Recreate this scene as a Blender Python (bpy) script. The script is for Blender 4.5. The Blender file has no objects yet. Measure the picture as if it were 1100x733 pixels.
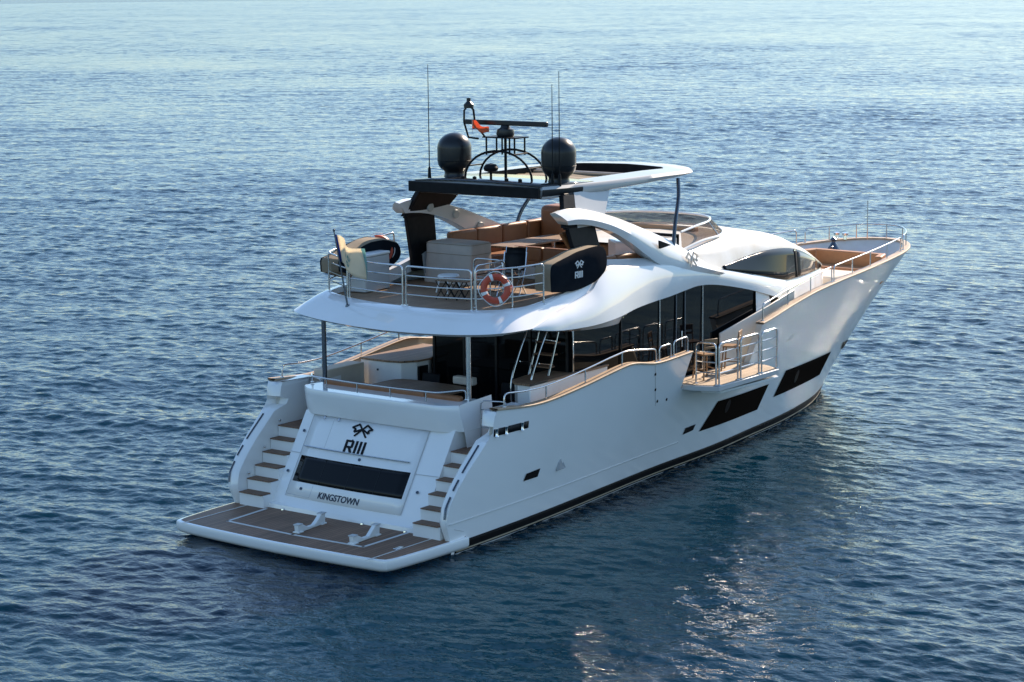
import bpy, bmesh, math, random
import numpy as np
from mathutils import Vector, Matrix

rng = np.random.default_rng(7)
random.seed(7)
S = bpy.context.scene
COL = S.collection

# ------------------------------------------------------------------ camera
CAM = np.array([-33.4572, -31.9298, 12.1393])
YAW, PITCH, ROLL, FPX = 0.6491, -0.1621, -0.0108, 2374.67
cF = np.array([math.cos(PITCH) * math.cos(YAW), math.cos(PITCH) * math.sin(YAW), math.sin(PITCH)])
_r = np.array([math.sin(YAW), -math.cos(YAW), 0.0]); _u = np.cross(_r, cF)
cR = _r * math.cos(ROLL) + _u * math.sin(ROLL); cU = -_r * math.sin(ROLL) + _u * math.cos(ROLL)
cam = bpy.data.cameras.new('camera'); cam_o = bpy.data.objects.new('camera', cam); COL.objects.link(cam_o)
cam.sensor_width = 36.0; cam.lens = FPX / 1100 * 36.0; cam.clip_start = 1.0; cam.clip_end = 80000.0
M = Matrix([[cR[0], cU[0], -cF[0], CAM[0]], [cR[1], cU[1], -cF[1], CAM[1]], [cR[2], cU[2], -cF[2], CAM[2]], [0, 0, 0, 1]])
cam_o.matrix_world = M
S.camera = cam_o

# ------------------------------------------------------------------ light
SUN_AZ, SUN_EL = math.radians(2.0), math.radians(31.0)       # azimuth from the bow towards port
sdir = Vector((math.cos(SUN_EL) * math.cos(SUN_AZ), math.cos(SUN_EL) * math.sin(SUN_AZ), math.sin(SUN_EL)))
W = bpy.data.worlds.new('World'); S.world = W; W.use_nodes = True
nt = W.node_tree; nt.nodes.clear()
sky = nt.nodes.new('ShaderNodeTexSky'); sky.sky_type = 'NISHITA'; sky.sun_disc = False
sky.sun_elevation = SUN_EL; sky.sun_rotation = math.pi / 2 - SUN_AZ
sky.air_density = .8; sky.dust_density = .25; sky.ozone_density = .25; sky.altitude = 0
bg = nt.nodes.new('ShaderNodeBackground'); bg.inputs[1].default_value = 0.10
wo = nt.nodes.new('ShaderNodeOutputWorld')
tint = nt.nodes.new('ShaderNodeMixRGB'); tint.blend_type = 'MULTIPLY'; tint.inputs[0].default_value = 1.0; tint.inputs[2].default_value = (.87, .99, 1.03, 1)
nt.links.new(sky.outputs[0], tint.inputs[1]); wtc = nt.nodes.new('ShaderNodeTexCoord'); wsp = nt.nodes.new('ShaderNodeSeparateXYZ'); nt.links.new(wtc.outputs['Generated'], wsp.inputs[0])
wrm = nt.nodes.new('ShaderNodeValToRGB'); wrm.color_ramp.elements[0].position = 0.0; wrm.color_ramp.elements[0].color = (.47, .46, .445, 1)     # low sky darkened by an added ramp, dims the far sea's reflection
wrm.color_ramp.elements[1].position = .42; wrm.color_ramp.elements[1].color = (1, 1, 1, 1); nt.links.new(wsp.outputs['Z'], wrm.inputs[0])
hz = nt.nodes.new('ShaderNodeMixRGB'); hz.blend_type = 'MULTIPLY'; hz.inputs[0].default_value = 1.0
nt.links.new(tint.outputs[0], hz.inputs[1]); nt.links.new(wrm.outputs[0], hz.inputs[2]); nt.links.new(hz.outputs[0], bg.inputs[0]); nt.links.new(bg.outputs[0], wo.inputs[0])
sun = bpy.data.lights.new('sun', 'SUN'); sun.energy = 3.2; sun.angle = math.radians(0.53); sun.color = (1.0, 0.83, 0.65)
sun_o = bpy.data.objects.new('sun', sun); COL.objects.link(sun_o)
sun_o.rotation_euler = (-sdir).to_track_quat('-Z', 'Y').to_euler()
S.view_settings.view_transform = 'Standard'; S.view_settings.look = 'None'
S.view_settings.gamma = 1.0; S.view_settings.exposure = 1.55
S.render.engine = 'CYCLES'
S.cycles.use_denoising = True; S.cycles.denoising_input_passes = 'RGB_ALBEDO_NORMAL'; S.cycles.denoising_prefilter = 'ACCURATE'
S.cycles.use_adaptive_sampling = False; S.cycles.diffuse_bounces = 3
S.cycles.caustics_reflective = False; S.cycles.max_bounces = 8; S.cycles.glossy_bounces = 5; S.cycles.sample_clamp_indirect = 120.0

# ------------------------------------------------------------------ helpers
def at(px, py, ax, v):
    """a point of the place: the sight line through pixel (px,py) of the 1100 px photo, met with the plane axis=v"""
    r = cF + cR * (px - 550.0) / FPX - cU * (py - 366.5) / FPX
    return CAM + r * ((v - CAM[ax]) / r[ax])

def crom(pts, n):
    """Catmull-Rom through points, n samples"""
    P = np.array(pts, float); k = len(P)
    d = np.r_[0, np.cumsum(np.linalg.norm(np.diff(P, axis=0), axis=1) ** 0.75)]
    t = np.linspace(0, d[-1], n)
    T = np.empty_like(P)
    for i in range(k):
        a, b = max(i - 1, 0), min(i + 1, k - 1)
        T[i] = (P[b] - P[a]) / (d[b] - d[a])
    i = np.clip(np.searchsorted(d, t, side='right') - 1, 0, k - 2)
    h = (d[i + 1] - d[i])[:, None]; u = ((t - d[i]) / (d[i + 1] - d[i]))[:, None]
    return ((2 * u**3 - 3 * u**2 + 1) * P[i] + (u**3 - 2 * u**2 + u) * h * T[i]
            + (-2 * u**3 + 3 * u**2) * P[i + 1] + (u**3 - u**2) * h * T[i + 1])

def fillet(path, r, k=4):
    P = [Vector(p) for p in path]; out = [P[0]]
    for i in range(1, len(P) - 1):
        a, b, c = P[i - 1], P[i], P[i + 1]
        d1, d2 = (a - b), (c - b)
        rr = min(r, d1.length * .49, d2.length * .49)
        p, q = b + d1.normalized() * rr, b + d2.normalized() * rr
        for j in range(k + 1):
            t = j / k
            out.append((1 - t)**2 * p + 2 * t * (1 - t) * b + t * t * q)
    out.append(P[-1]); return out

class MB:
    def __init__(s): s.v = []; s.f = []; s.m = []; s.cur = 0
    def add(s, vs, fs):
        o = len(s.v); s.v += [tuple(map(float, p)) for p in vs]
        for f in fs: s.f.append([i + o for i in f]); s.m.append(s.cur)
        return s
    def grid(s, rows, close=False):
        n = len(rows[0]); vs = [p for r in rows for p in r]; fs = []
        for i in range(len(rows) - 1):
            for j in range(n if close else n - 1):
                a, b = i * n + j, i * n + (j + 1) % n
                fs.append((a, b, b + n, a + n))
        return s.add(vs, fs)
    def box(s, x0, x1, y0, y1, z0, z1):
        vs = [(x, y, z) for x in (x0, x1) for y in (y0, y1) for z in (z0, z1)]
        return s.add(vs, [(0, 1, 3, 2), (4, 6, 7, 5), (0, 4, 5, 1), (2, 3, 7, 6), (0, 2, 6, 4), (1, 5, 7, 3)])
    def obox(s, c, ax, ay, az):
        c, ax, ay, az = map(Vector, (c, ax, ay, az))
        vs = [c + i * ax + j * ay + k * az for i in (-1, 1) for j in (-1, 1) for k in (-1, 1)]
        return s.add(vs, [(0, 1, 3, 2), (4, 6, 7, 5), (0, 4, 5, 1), (2, 3, 7, 6), (0, 2, 6, 4), (1, 5, 7, 3)])
    def extr(s, poly, vec):
        n = len(poly); P = [Vector(p) for p in poly]; v = Vector(vec)
        s.add(P + [p + v for p in P], [tuple(range(n))[::-1], tuple(range(n, 2 * n))] + [(i, (i + 1) % n, n + (i + 1) % n, n + i) for i in range(n)])
        return s
    def prism(s, poly, z0, z1):
        return s.extr([(x, y, z0) for x, y in poly], (0, 0, z1 - z0))
    def tube(s, path, r, n=8, closed=False, cap=True):
        P = [Vector(p) for p in path]; k = len(P); rows = []
        R = r if hasattr(r, '__len__') else [r] * k
        up = None
        for i in range(k):
            a = P[i - 1] if (i > 0 or closed) else P[0]; b = P[(i + 1) % k] if (i < k - 1 or closed) else P[-1]
            t = (b - a).normalized()
            if up is None:
                up = Vector((0, 0, 1)) if abs(t.z) < .9 else Vector((1, 0, 0))
            u = (up - t * up.dot(t)).normalized(); up = u; w = t.cross(u)
            rows.append([P[i] + (u * math.cos(q) + w * math.sin(q)) * R[i] for q in [2 * math.pi * j / n for j in range(n)]])
        if closed: rows.append(rows[0])
        o = len(s.v); s.grid(rows, True)
        if cap and not closed:
            s.f.append([o + j for j in range(n)][::-1]); s.m.append(s.cur)
            s.f.append([o + (k - 1) * n + j for j in range(n)]); s.m.append(s.cur)
        return s
    def lathe(s, prof, c, n=32, axis='z'):
        rows = []
        for r, h in prof:
            row = []
            for j in range(n):
                q = 2 * math.pi * j / n; a, b = r * math.cos(q), r * math.sin(q)
                row.append({'z': (c[0] + a, c[1] + b, c[2] + h), 'x': (c[0] + h, c[1] + a, c[2] + b), 'y': (c[0] + a, c[1] + h, c[2] + b)}[axis])
            rows.append(row)
        return s.grid(rows, True)
    def sphere(s, c, r, n=12):
        if not hasattr(r, '__len__'): r = (r, r, r)
        prof = [(max(math.sin(math.pi * i / n), 1e-4), -math.cos(math.pi * i / n)) for i in range(n + 1)]
        rows = [[(c[0] + a * math.cos(2 * math.pi * j / (2 * n)) * r[0], c[1] + a * math.sin(2 * math.pi * j / (2 * n)) * r[1], c[2] + h * r[2]) for j in range(2 * n)] for a, h in prof]
        return s.grid(rows, True)
    def mirror(s):
        n = len(s.v); s.v += [(x, -y, z) for x, y, z in s.v]
        s.f += [[i + n for i in f][::-1] for f in s.f]; s.m += s.m[:]
        return s
    def build(s, name, mat, parent=None, smooth=35, bevel=0, seg=2, local=False, solid=0, weld=True):
        off = Vector((0, 0, 0))
        if not local:
            p = parent
            while p is not None: off += p.location; p = p.parent
        me = bpy.data.meshes.new(name)
        me.from_pydata([Vector(v) - off for v in s.v], [], s.f)
        for mm in (mat if isinstance(mat, (list, tuple)) else [mat]): me.materials.append(mm)
        me.polygons.foreach_set('material_index', s.m)
        bm = bmesh.new(); bm.from_mesh(me)
        if weld: bmesh.ops.remove_doubles(bm, verts=bm.verts, dist=2e-4)
        bmesh.ops.recalc_face_normals(bm, faces=bm.faces)
        bm.to_mesh(me); bm.free()
        if smooth:
            me.polygons.foreach_set('use_smooth', [True] * len(me.polygons))
            me.set_sharp_from_angle(angle=math.radians(smooth))
        o = bpy.data.objects.new(name, me); COL.objects.link(o)
        if parent is not None: o.parent = parent
        if solid:
            m = o.modifiers.new('solid', 'SOLIDIFY'); m.thickness = solid; m.offset = 0
        if bevel:
            m = o.modifiers.new('bevel', 'BEVEL'); m.width = bevel; m.segments = seg; m.limit_method = 'ANGLE'; m.angle_limit = math.radians(40)
            m.harden_normals = False
        return o

def thing(name, label, cat, loc=(0, 0, 0), rotz=0, group=None):
    o = bpy.data.objects.new(name, None); COL.objects.link(o); o.empty_display_size = .2
    o.location = loc; o.rotation_euler = (0, 0, rotz); o['label'] = label; o['category'] = cat
    if group: o['group'] = group
    return o
def tag(o, label, cat, group=None):
    o['label'] = label; o['category'] = cat
    if group: o['group'] = group
    return o
def label(o, t): o['label'] = t; return o

# ------------------------------------------------------------------ materials
def mat(name, col, rough=.4, metal=0.0, spec=.5, coat=0.0, noise=None, bump=None):
    m = bpy.data.materials.new(name); m.use_nodes = True
    t = m.node_tree; b = t.nodes['Principled BSDF']
    b.inputs['Base Color'].default_value = (*col, 1); b.inputs['Roughness'].default_value = rough
    b.inputs['Metallic'].default_value = metal; b.inputs['Specular IOR Level'].default_value = spec
    b.inputs['Coat Weight'].default_value = coat; b.inputs['Coat Roughness'].default_value = .05
    tc = t.nodes.new('ShaderNodeTexCoord')
    if noise:                       # (scale, second colour, amount)
        n = t.nodes.new('ShaderNodeTexNoise'); n.inputs['Scale'].default_value = noise[0]; n.inputs['Detail'].default_value = 5
        t.links.new(tc.outputs['Object'], n.inputs['Vector'])
        r = t.nodes.new('ShaderNodeValToRGB'); r.color_ramp.elements[0].position = .35; r.color_ramp.elements[1].position = .7
        r.color_ramp.elements[0].color = (*col, 1); r.color_ramp.elements[1].color = (*[a * (1 - noise[2]) + c * noise[2] for a, c in zip(col, noise[1])], 1)
        t.links.new(n.outputs[0], r.inputs[0]); t.links.new(r.outputs[0], b.inputs['Base Color'])
    if bump:
        n2 = t.nodes.new('ShaderNodeTexNoise'); n2.inputs['Scale'].default_value = bump[0]; n2.inputs['Detail'].default_value = 3
        t.links.new(tc.outputs['Object'], n2.inputs['Vector'])
        bp = t.nodes.new('ShaderNodeBump'); bp.inputs['Strength'].default_value = bump[1]; bp.inputs['Distance'].default_value = bump[2]
        t.links.new(n2.outputs[0], bp.inputs['Height']); t.links.new(bp.outputs[0], b.inputs['Normal'])
    return m

GEL = mat('white_gelcoat', (.86, .855, .84), .06, 0, .6, .3, noise=(.7, (.78, .76, .72), .5), bump=(.9, .018, .02))
HULLW = mat('white_hull_gelcoat', (.87, .86, .84), .13, 0, .55, 0, noise=(.5, (.80, .785, .755), .5))
GEL2 = mat('weathered_gelcoat', (.76, .73, .67), .32, 0, .5, 0, noise=(1.6, (.62, .55, .43), .7))
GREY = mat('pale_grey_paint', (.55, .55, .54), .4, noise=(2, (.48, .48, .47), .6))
NONSK = mat('grey_nonskid_deck', (.42, .43, .44), .7, noise=(9, (.36, .37, .38), .7))
BLACK = mat('black_paint', (.008, .009, .011), .45, 0, .1, noise=(5, (.02, .02, .022), .6))
SILVER = mat('silver_grey_paint', (.40, .40, .385), .3, 0, .5, .2, noise=(1.2, (.33, .325, .31), .6))
GLOSS = mat('gloss_dark_roof', (.03, .03, .03), .08, 0, .5)
SATIN = mat('satin_black_metal', (.011, .012, .014), .30, 0, .35, .1, noise=(3, (.018, .018, .02), .7))
GLASS = mat('dark_tinted_glass', (.004, .005, .006), .04, 0, .22, 0, bump=(.6, .04, .02))
PGLASS = mat('pilothouse_glass', (.008, .010, .012), .05, 0, .10, 0)
GLASS2 = mat('smoked_windscreen', (.09, .07, .055), .05, 0, .5)
HGLASS = mat('dark_hull_glass', (.018, .012, .009), .25, 0, .0)
STRIPE = mat('black_bottom_paint', (.008, .008, .009), .5, 0, .05)
STEEL = mat('stainless_steel', (.62, .62, .63), .16, 1.0, noise=(12, (.55, .55, .56), .6))
ANOD = mat('dark_bronze_metal', (.10, .12, .15), .25, .8)
BRASS = mat('pinstripe_paint', (.45, .36, .24), .35)
LEATHER = mat('cognac_leather', (.28, .112, .042), .5, noise=(4, (.20, .08, .033), .7), bump=(30, .15, .004))
TAN = mat('tan_leather', (.46, .27, .14), .55, noise=(3, (.40, .23, .12), .7))
CREAM = mat('cream_cushion', (.66, .58, .48), .75, noise=(6, (.60, .52, .43), .7), bump=(20, .15, .006))
BEIGE = mat('beige_canvas', (.47, .40, .34), .8, noise=(5, (.41, .35, .30), .7), bump=(5, .35, .03))
KHAKI = mat('khaki_canvas_trim', (.26, .20, .13), .8, noise=(6, (.2, .15, .1), .7))
COVER = mat('black_cover_fabric', (.006, .009, .014), .9, 0, .06, noise=(5, (.012, .016, .022), .6), bump=(3, .2, .03))
RED = mat('orange_red_buoy_plastic', (.52, .07, .03), .45, noise=(4, (.42, .06, .03), .6))
WHITE = mat('white_plastic', (.78, .78, .76), .4, noise=(4, (.7, .7, .68), .5))
BLUEM = mat('navy_lettering', (.012, .018, .035), .35)
WOODL = mat('varnished_teak_chair', (.34, .20, .10), .4, noise=(14, (.26, .15, .075), .8))
CHROME = mat('polished_fitting', (.75, .75, .76), .08, 1.0)
TAPE = mat('painted_white_line', (.62, .61, .59), .5)
FLAGM = {k: mat('flag_' + k, c, .8, noise=(6, tuple(q * .8 for q in c), .5)) for k, c in dict(blue=(.02, .06, .25), gold=(.84, .72, .57), green=(.30, .46, .44), red=(.70, .22, .10)).items()}  # gold paled to cream: backlight through the cloth put into the colour

def teak(name, axis, c1, c2, period=.065):
    m = bpy.data.materials.new(name); m.use_nodes = True
    t = m.node_tree; b = t.nodes['Principled BSDF']; L = t.links.new
    tc = t.nodes.new('ShaderNodeTexCoord'); sp = t.nodes.new('ShaderNodeSeparateXYZ'); L(tc.outputs['Object'], sp.inputs[0])
    dv = t.nodes.new('ShaderNodeMath'); dv.operation = 'DIVIDE'; dv.inputs[1].default_value = period; L(sp.outputs[axis], dv.inputs[0])
    fr = t.nodes.new('ShaderNodeMath'); fr.operation = 'FRACT'; L(dv.outputs[0], fr.inputs[0])
    fl = t.nodes.new('ShaderNodeMath'); fl.operation = 'FLOOR'; L(dv.outputs[0], fl.inputs[0])
    wn = t.nodes.new('ShaderNodeTexWhiteNoise'); wn.noise_dimensions = '1D'; L(fl.outputs[0], wn.inputs['W'])
    mp = t.nodes.new('ShaderNodeMapping'); L(tc.outputs['Object'], mp.inputs[0])
    sc = [1.2, 1.2, 1.2]; sc[axis] = 14; mp.inputs['Scale'].default_value = sc
    ns = t.nodes.new('ShaderNodeTexNoise'); ns.inputs['Scale'].default_value = 3.0; ns.inputs['Detail'].default_value = 5; L(mp.outputs[0], ns.inputs['Vector'])
    ad = t.nodes.new('ShaderNodeMath'); ad.operation = 'MULTIPLY_ADD'; ad.inputs[1].default_value = .45; L(wn.outputs[0], ad.inputs[0]); L(ns.outputs[0], ad.inputs[2])
    r = t.nodes.new('ShaderNodeValToRGB'); r.color_ramp.elements[0].position = .3; r.color_ramp.elements[1].position = 1.05
    r.color_ramp.elements[0].color = (*c2, 1); r.color_ramp.elements[1].color = (*c1, 1); L(ad.outputs[0], r.inputs[0])
    lt = t.nodes.new('ShaderNodeMath'); lt.operation = 'LESS_THAN'; lt.inputs[1].default_value = .09; L(fr.outputs[0], lt.inputs[0])
    mx = t.nodes.new('ShaderNodeMixRGB'); L(lt.outputs[0], mx.inputs[0]); L(r.outputs[0], mx.inputs[1]); mx.inputs[2].default_value = (.02, .016, .013, 1)
    wz = t.nodes.new('ShaderNodeTexNoise'); wz.inputs['Scale'].default_value = .9; wz.inputs['Detail'].default_value = 4; L(tc.outputs['Object'], wz.inputs['Vector'])
    wr = t.nodes.new('ShaderNodeMapRange'); wr.inputs[1].default_value = .35; wr.inputs[2].default_value = .7; wr.inputs[3].default_value = .78; wr.inputs[4].default_value = 1.15; L(wz.outputs[0], wr.inputs[0])
    mw = t.nodes.new('ShaderNodeMixRGB'); mw.blend_type = 'MULTIPLY'; mw.inputs[0].default_value = 1; L(mx.outputs[0], mw.inputs[1]); L(wr.outputs[0], mw.inputs[2])
    L(mw.outputs[0], b.inputs['Base Color']); b.inputs['Roughness'].default_value = .62
    return m
TEAKX = teak('teak_deck_planks', 1, (.36, .225, .13), (.24, .14, .075))
TEAKD = teak('weathered_teak_platform', 1, (.26, .14, .08), (.155, .08, .045), .11)
TEAKB = teak('teak_balcony_painted_sunlight', 1, (.60, .47, .34), (.46, .34, .23))  # lighter teak: sunlight on the balcony floor is put into its colour
TEAKT = teak('teak_tabletop', 1, (.30, .185, .11), (.20, .115, .065), .12)
TEAKC = mat('teak_cap_rail_wood', (.50, .36, .24), .5, noise=(7, (.40, .27, .17), .8))

def emis(name, col, st):
    m = bpy.data.materials.new(name); m.use_nodes = True; b = m.node_tree.nodes['Principled BSDF']
    b.inputs['Emission Color'].default_value = (*col, 1); b.inputs['Emission Strength'].default_value = st; b.inputs['Base Color'].default_value = (*col, 1)
    return m
BLUEL = emis('blue_underwater_lamp', (.03, .05, 1.0), 1.2)

# ------------------------------------------------------------------ sea
def sea_tile(N, L, seed, wind, lmin, lmax, power, spread):
    g = np.random.default_rng(seed)
    k1 = np.fft.fftfreq(N, L / N) * 2 * np.pi
    kx, ky = np.meshgrid(k1, k1, indexing='ij'); k = np.hypot(kx, ky); k[0, 0] = 1
    ca = (kx * math.cos(wind) + ky * math.sin(wind)) / k
    D = np.abs(ca) ** spread + .035
    lam = 2 * np.pi / k
    A = k ** (-power) * np.sqrt(D) * np.exp(-(lam / lmax) ** 4) * (lam > lmin)
    A[0, 0] = 0
    H = (g.normal(size=(N, N)) + 1j * g.normal(size=(N, N))) * A
    h = np.fft.ifft2(H).real
    sl = np.gradient(h, L / N, axis=0); s2 = np.gradient(h, L / N, axis=1)
    return h / math.sqrt((sl**2).mean() + (s2**2).mean())           # unit rms slope

def sample(tile, L, x, y):
    N = tile.shape[0]
    u = (x / L * N) % N; v = (y / L * N) % N
    i = np.floor(u).astype(int); j = np.floor(v).astype(int); a = u - i; b = v - j
    i %= N; j %= N; i2 = (i + 1) % N; j2 = (j + 1) % N
    return (tile[i, j] * (1 - a) * (1 - b) + tile[i2, j] * a * (1 - b) + tile[i, j2] * (1 - a) * b + tile[i2, j2] * a * b)

SEA_SLOPE = dict(swell=.036, chop=.124, small=.12)
def build_sea():
    cx, cy = CAM[0], CAM[1]
    da = 0.0014
    a_f = np.arange(-.29, .29, da)
    a_l = -.29 - np.cumsum(np.minimum(da * 1.12 ** np.arange(1, 400), .12)); a_l = a_l[a_l > -math.pi][::-1]
    a_r = -a_l[::-1]
    ang = np.r_[a_l, a_f, a_r]
    r0 = [1.0, 4.0, 10.0, 18.0, 25.0]
    rr = list(r0); d = 28.0
    while d < 1500: rr.append(d); d *= 1.0014
    while d < 60000: rr.append(d); d *= 1.03
    rr = np.array(rr)
    A, R = np.meshgrid(ang, rr, indexing='ij')
    x = cx + R * np.cos(YAW + A); y = cy + R * np.sin(YAW + A)
    dang = np.gradient(ang)[:, None] * R; drad = np.gradient(rr)[None, :] * np.ones_like(R)
    cell = np.maximum(dang, drad)
    wind = YAW - .45
    z = np.zeros_like(x); lost = np.zeros_like(x)
    # (tile size, min/max wavelength, slope)
    bands = [(97.0, 512, 2.0, 8.0, SEA_SLOPE['swell'], 1, 1.9), (23.0, 512, .36, 1.2, SEA_SLOPE['chop'], 2, 2.0), (7.7, 512, .16, .55, SEA_SLOPE['small'], 3, 2.0)]
    for L, N, l0, l1, s, seed, pw in bands:
        for q, (rot, f) in enumerate(((.0, 1.0), (.9, 1.37))):
            t = sea_tile(N, L, seed * 10 + q, wind - rot + q * .35 * (1 if seed % 2 else -1), l0, l1, pw, 3.0)
            c, sn = math.cos(rot), math.sin(rot)
            xx, yy = (x * c + y * sn) / f, (-x * sn + y * c) / f
            fade = np.clip((l1 * f / cell - 1.0) / 2.2, 0, 1)
            lost += (1 - fade) / 6
            z += sample(t, L, xx, yy) * f * s * .707 * fade
    # gusts: slow patches of calmer and rougher water
    t = sea_tile(256, 310.0, 77, wind, 30, 160, 2.0, .5); t = t / t.std()
    z *= np.clip(1 + .24 * sample(t, 310.0, x, y), .5, 1.6)
    # the hull shelters the water beside it
    dx = np.clip((x - 12) / 16, -1.4, 1.4); dy = (y + 3) / 7.0
    z *= 1 - .35 * np.exp(-(dx**4 + dy**2))
    na, nr = x.shape
    V = np.stack([x, y, z], -1).reshape(-1, 3)
    ia = np.arange(na)[:, None]; ir = np.arange(nr - 1)[None, :]
    a0 = ia * nr + ir; a1 = ((ia + 1) % na) * nr + ir
    F = np.stack([a0, a0 + 1, a1 + 1, a1], -1).reshape(-1, 4)
    me = bpy.data.meshes.new('sea')
    me.vertices.add(len(V)); me.vertices.foreach_set('co', V.ravel().astype(np.float32))
    me.loops.add(F.size); me.loops.foreach_set('vertex_index', F.ravel().astype(np.int32))
    me.polygons.add(len(F)); me.polygons.foreach_set('loop_start', np.arange(0, F.size, 4, dtype=np.int32))
    me.polygons.foreach_set('use_smooth', np.ones(len(F), bool))
    me.update(calc_edges=True)
    at_ = me.attributes.new('fine_waves', 'FLOAT', 'POINT'); at_.data.foreach_set('value', lost.ravel().astype(np.float32))
    o = bpy.data.objects.new('sea', me); COL.objects.link(o); o['kind'] = 'structure'
    o['label'] = 'rippled deep blue sea around the white yacht'
    m = bpy.data.materials.new('sea_water'); m.use_nodes = True; t = m.node_tree; L = t.links.new
    b = t.nodes['Principled BSDF']
    b.inputs['Base Color'].default_value = (.0003, .0155, .031, 1); b.inputs['Roughness'].default_value = .045
    an = t.nodes.new('ShaderNodeAttribute'); an.attribute_name = 'fine_waves'
    rm = t.nodes.new('ShaderNodeMath'); rm.operation = 'MULTIPLY_ADD'; rm.inputs[1].default_value = .16; rm.inputs[2].default_value = .045
    L(an.outputs['Fac'], rm.inputs[0]); L(rm.outputs[0], b.inputs['Roughness'])
    b.inputs['IOR'].default_value = 1.333; b.subsurface_method = 'BURLEY'; b.inputs['Subsurface Weight'].default_value = 1.0; b.inputs['Subsurface Radius'].default_value = (.5, 1.0, 1.2); b.inputs['Subsurface Scale'].default_value = 2.5; b.inputs['Specular IOR Level'].default_value = .22; b.inputs['Specular Tint'].default_value = (.72, .90, 1.0, 1)
    tc = t.nodes.new('ShaderNodeTexCoord')
    prev = None
    for sc, det, dist, st, rot in ((1.6, 4, .070, .6, .3), (5.5, 3, .016, .5, 1.1)):
        mp = t.nodes.new('ShaderNodeMapping'); mp.inputs['Rotation'].default_value = (0, 0, wind + rot - .3); mp.inputs['Scale'].default_value = (1.0, .6, 1)
        L(tc.outputs['Object'], mp.inputs[0])
        n = t.nodes.new('ShaderNodeTexNoise'); n.inputs['Scale'].default_value = sc; n.inputs['Detail'].default_value = det; n.inputs['Roughness'].default_value = .55
        L(mp.outputs[0], n.inputs['Vector'])
        bp = t.nodes.new('ShaderNodeBump'); bp.inputs['Strength'].default_value = st; bp.inputs['Distance'].default_value = dist * 2.2
        L(n.outputs[0], bp.inputs['Height'])
        if prev: L(prev.outputs[0], bp.inputs['Normal'])
        prev = bp
    L(prev.outputs[0], b.inputs['Normal'])
    me.materials.append(m)
build_sea()

# ------------------------------------------------------------------ the yacht: hull
YACHT = thing('yacht', 'large white motor yacht with dark windows seen from behind its open stern', 'yacht')
NS = 150
SHEER = crom([(3.62, 3.36, 2.96), (5.1, 3.42, 2.86), (6.6, 3.46, 2.99), (8.2, 3.48, 3.20), (8.75, 3.48, 3.23), (9.7, 3.47, 3.10), (10.5, 3.46, 3.11), (11.3, 3.45, 3.15),
              (13, 3.40, 3.24), (14.9, 3.30, 3.37), (16.7, 3.12, 3.60), (18.2, 2.93, 3.74), (20, 2.68, 3.82), (22, 2.42, 3.88), (23.5, 2.22, 3.94), (25, 1.97, 4.0), (26.2, 1.62, 4.03), (27.1, 1.16, 4.05), (27.75, .6, 4.06), (27.98, 0, 4.06)], NS)
WLINE = crom([(2.25, 3.22, 0), (6.0, 3.0, 0), (11.1, 2.45, 0), (14, 2.28, 0), (16.3, 2.0, 0), (18.6, 1.70, 0), (20.7, 1.25, 0), (22.2, .75, 0), (23.9, 0, 0)], NS)
# match the stations of the two curves by x fraction
def reparam(C, xs):
    x = np.maximum.accumulate(C[:, 0] + np.arange(len(C)) * 1e-9)
    return np.stack([xs, np.interp(xs, x, C[:, 1]), np.interp(xs, x, C[:, 2])], -1)
_fr = 1 - (1 - np.linspace(0, 1, NS)) ** 1.35
_fr = np.sort(np.r_[_fr, (11.32 - 3.62) / 24.36, (11.34 - 3.62) / 24.36, (14.86 - 3.62) / 24.36, (14.88 - 3.62) / 24.36]); NS = len(_fr)
SH = reparam(SHEER, 3.62 + _fr * (27.98 - 3.62)); _x = SH[:, 0]; _t = np.clip((_x - 13) / 14.98, 0, 1)
WLc = reparam(WLINE, np.where(_x < 13, _x, 13 + 14.98 * (_t - (1 - 10.9 / 14.98) * _t ** 2)))
SH[-1, 1] = 0; WLc[-1, 1] = 0
ZB = -.7
XA_Z = [-.7, .3, .55, .74, 1.09, 1.45, 1.79, 2.2, 2.47, 2.8, 2.96]; XA_X = [2.35, 2.2, 2.1, 2.02, 2.1, 2.38, 2.72, 3.2, 3.50, 3.55, 3.62]
def hull(i, z):
    """point of the port hull skin at station i (float) and height z"""
    i = min(max(i, 0), NS - 1.0); k = min(int(i), NS - 2); a = i - k
    s = SH[k] * (1 - a) + SH[k + 1] * a; w = WLc[k] * (1 - a) + WLc[k + 1] * a; fr = _fr[k] * (1 - a) + _fr[k + 1] * a
    u = z / s[2]
    if z >= 0:
        p = 1 + .4 * fr ** 1.5
        x = w[0] + (s[0] - w[0]) * u; y = w[1] + (s[1] - w[1]) * u ** p
    else:
        x = w[0] + .6 * z * fr; y = w[1] * (1 + .45 * z)
    x += (np.interp(z, XA_Z, XA_X) - (WLc[0, 0] + (SH[0, 0] - WLc[0, 0]) * min(max(z / SH[0, 2], 0), 1))) * (1 - fr) ** 5
    return np.array([x, y, z])
def hull_at(x, z):
    lo, hi = 0.0, NS - 1.0
    for _ in range(40):
        m = (lo + hi) / 2
        if hull(m, z)[0] < x: lo = m
        else: hi = m
    return hull(lo, z)
def hull_n(x, z):
    p = hull_at(x, z); a = hull_at(x + .05, z) - p; b = hull_at(x, z + .05) - p
    n = np.cross(b, a); n /= np.linalg.norm(n); return n if n[1] > 0 else -n
def hull_px(px, py):
    """starboard hull skin seen at a photo pixel -> (x, z)"""
    y = -3.2
    for _ in range(40):
        p = at(px, py, 1, y); q = hull_at(p[0], p[2]); y = y * .4 + (-q[1]) * .6
    return p[0], p[2]
ZD = 2.25
def bal(i): return 11.33 < SH[i, 0] < 14.87
hm = MB()
TK = list(np.linspace(ZB, 0, 5)[:-1]) + [0] + [ZD * k / 24 for k in range(1, 25)]
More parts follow.
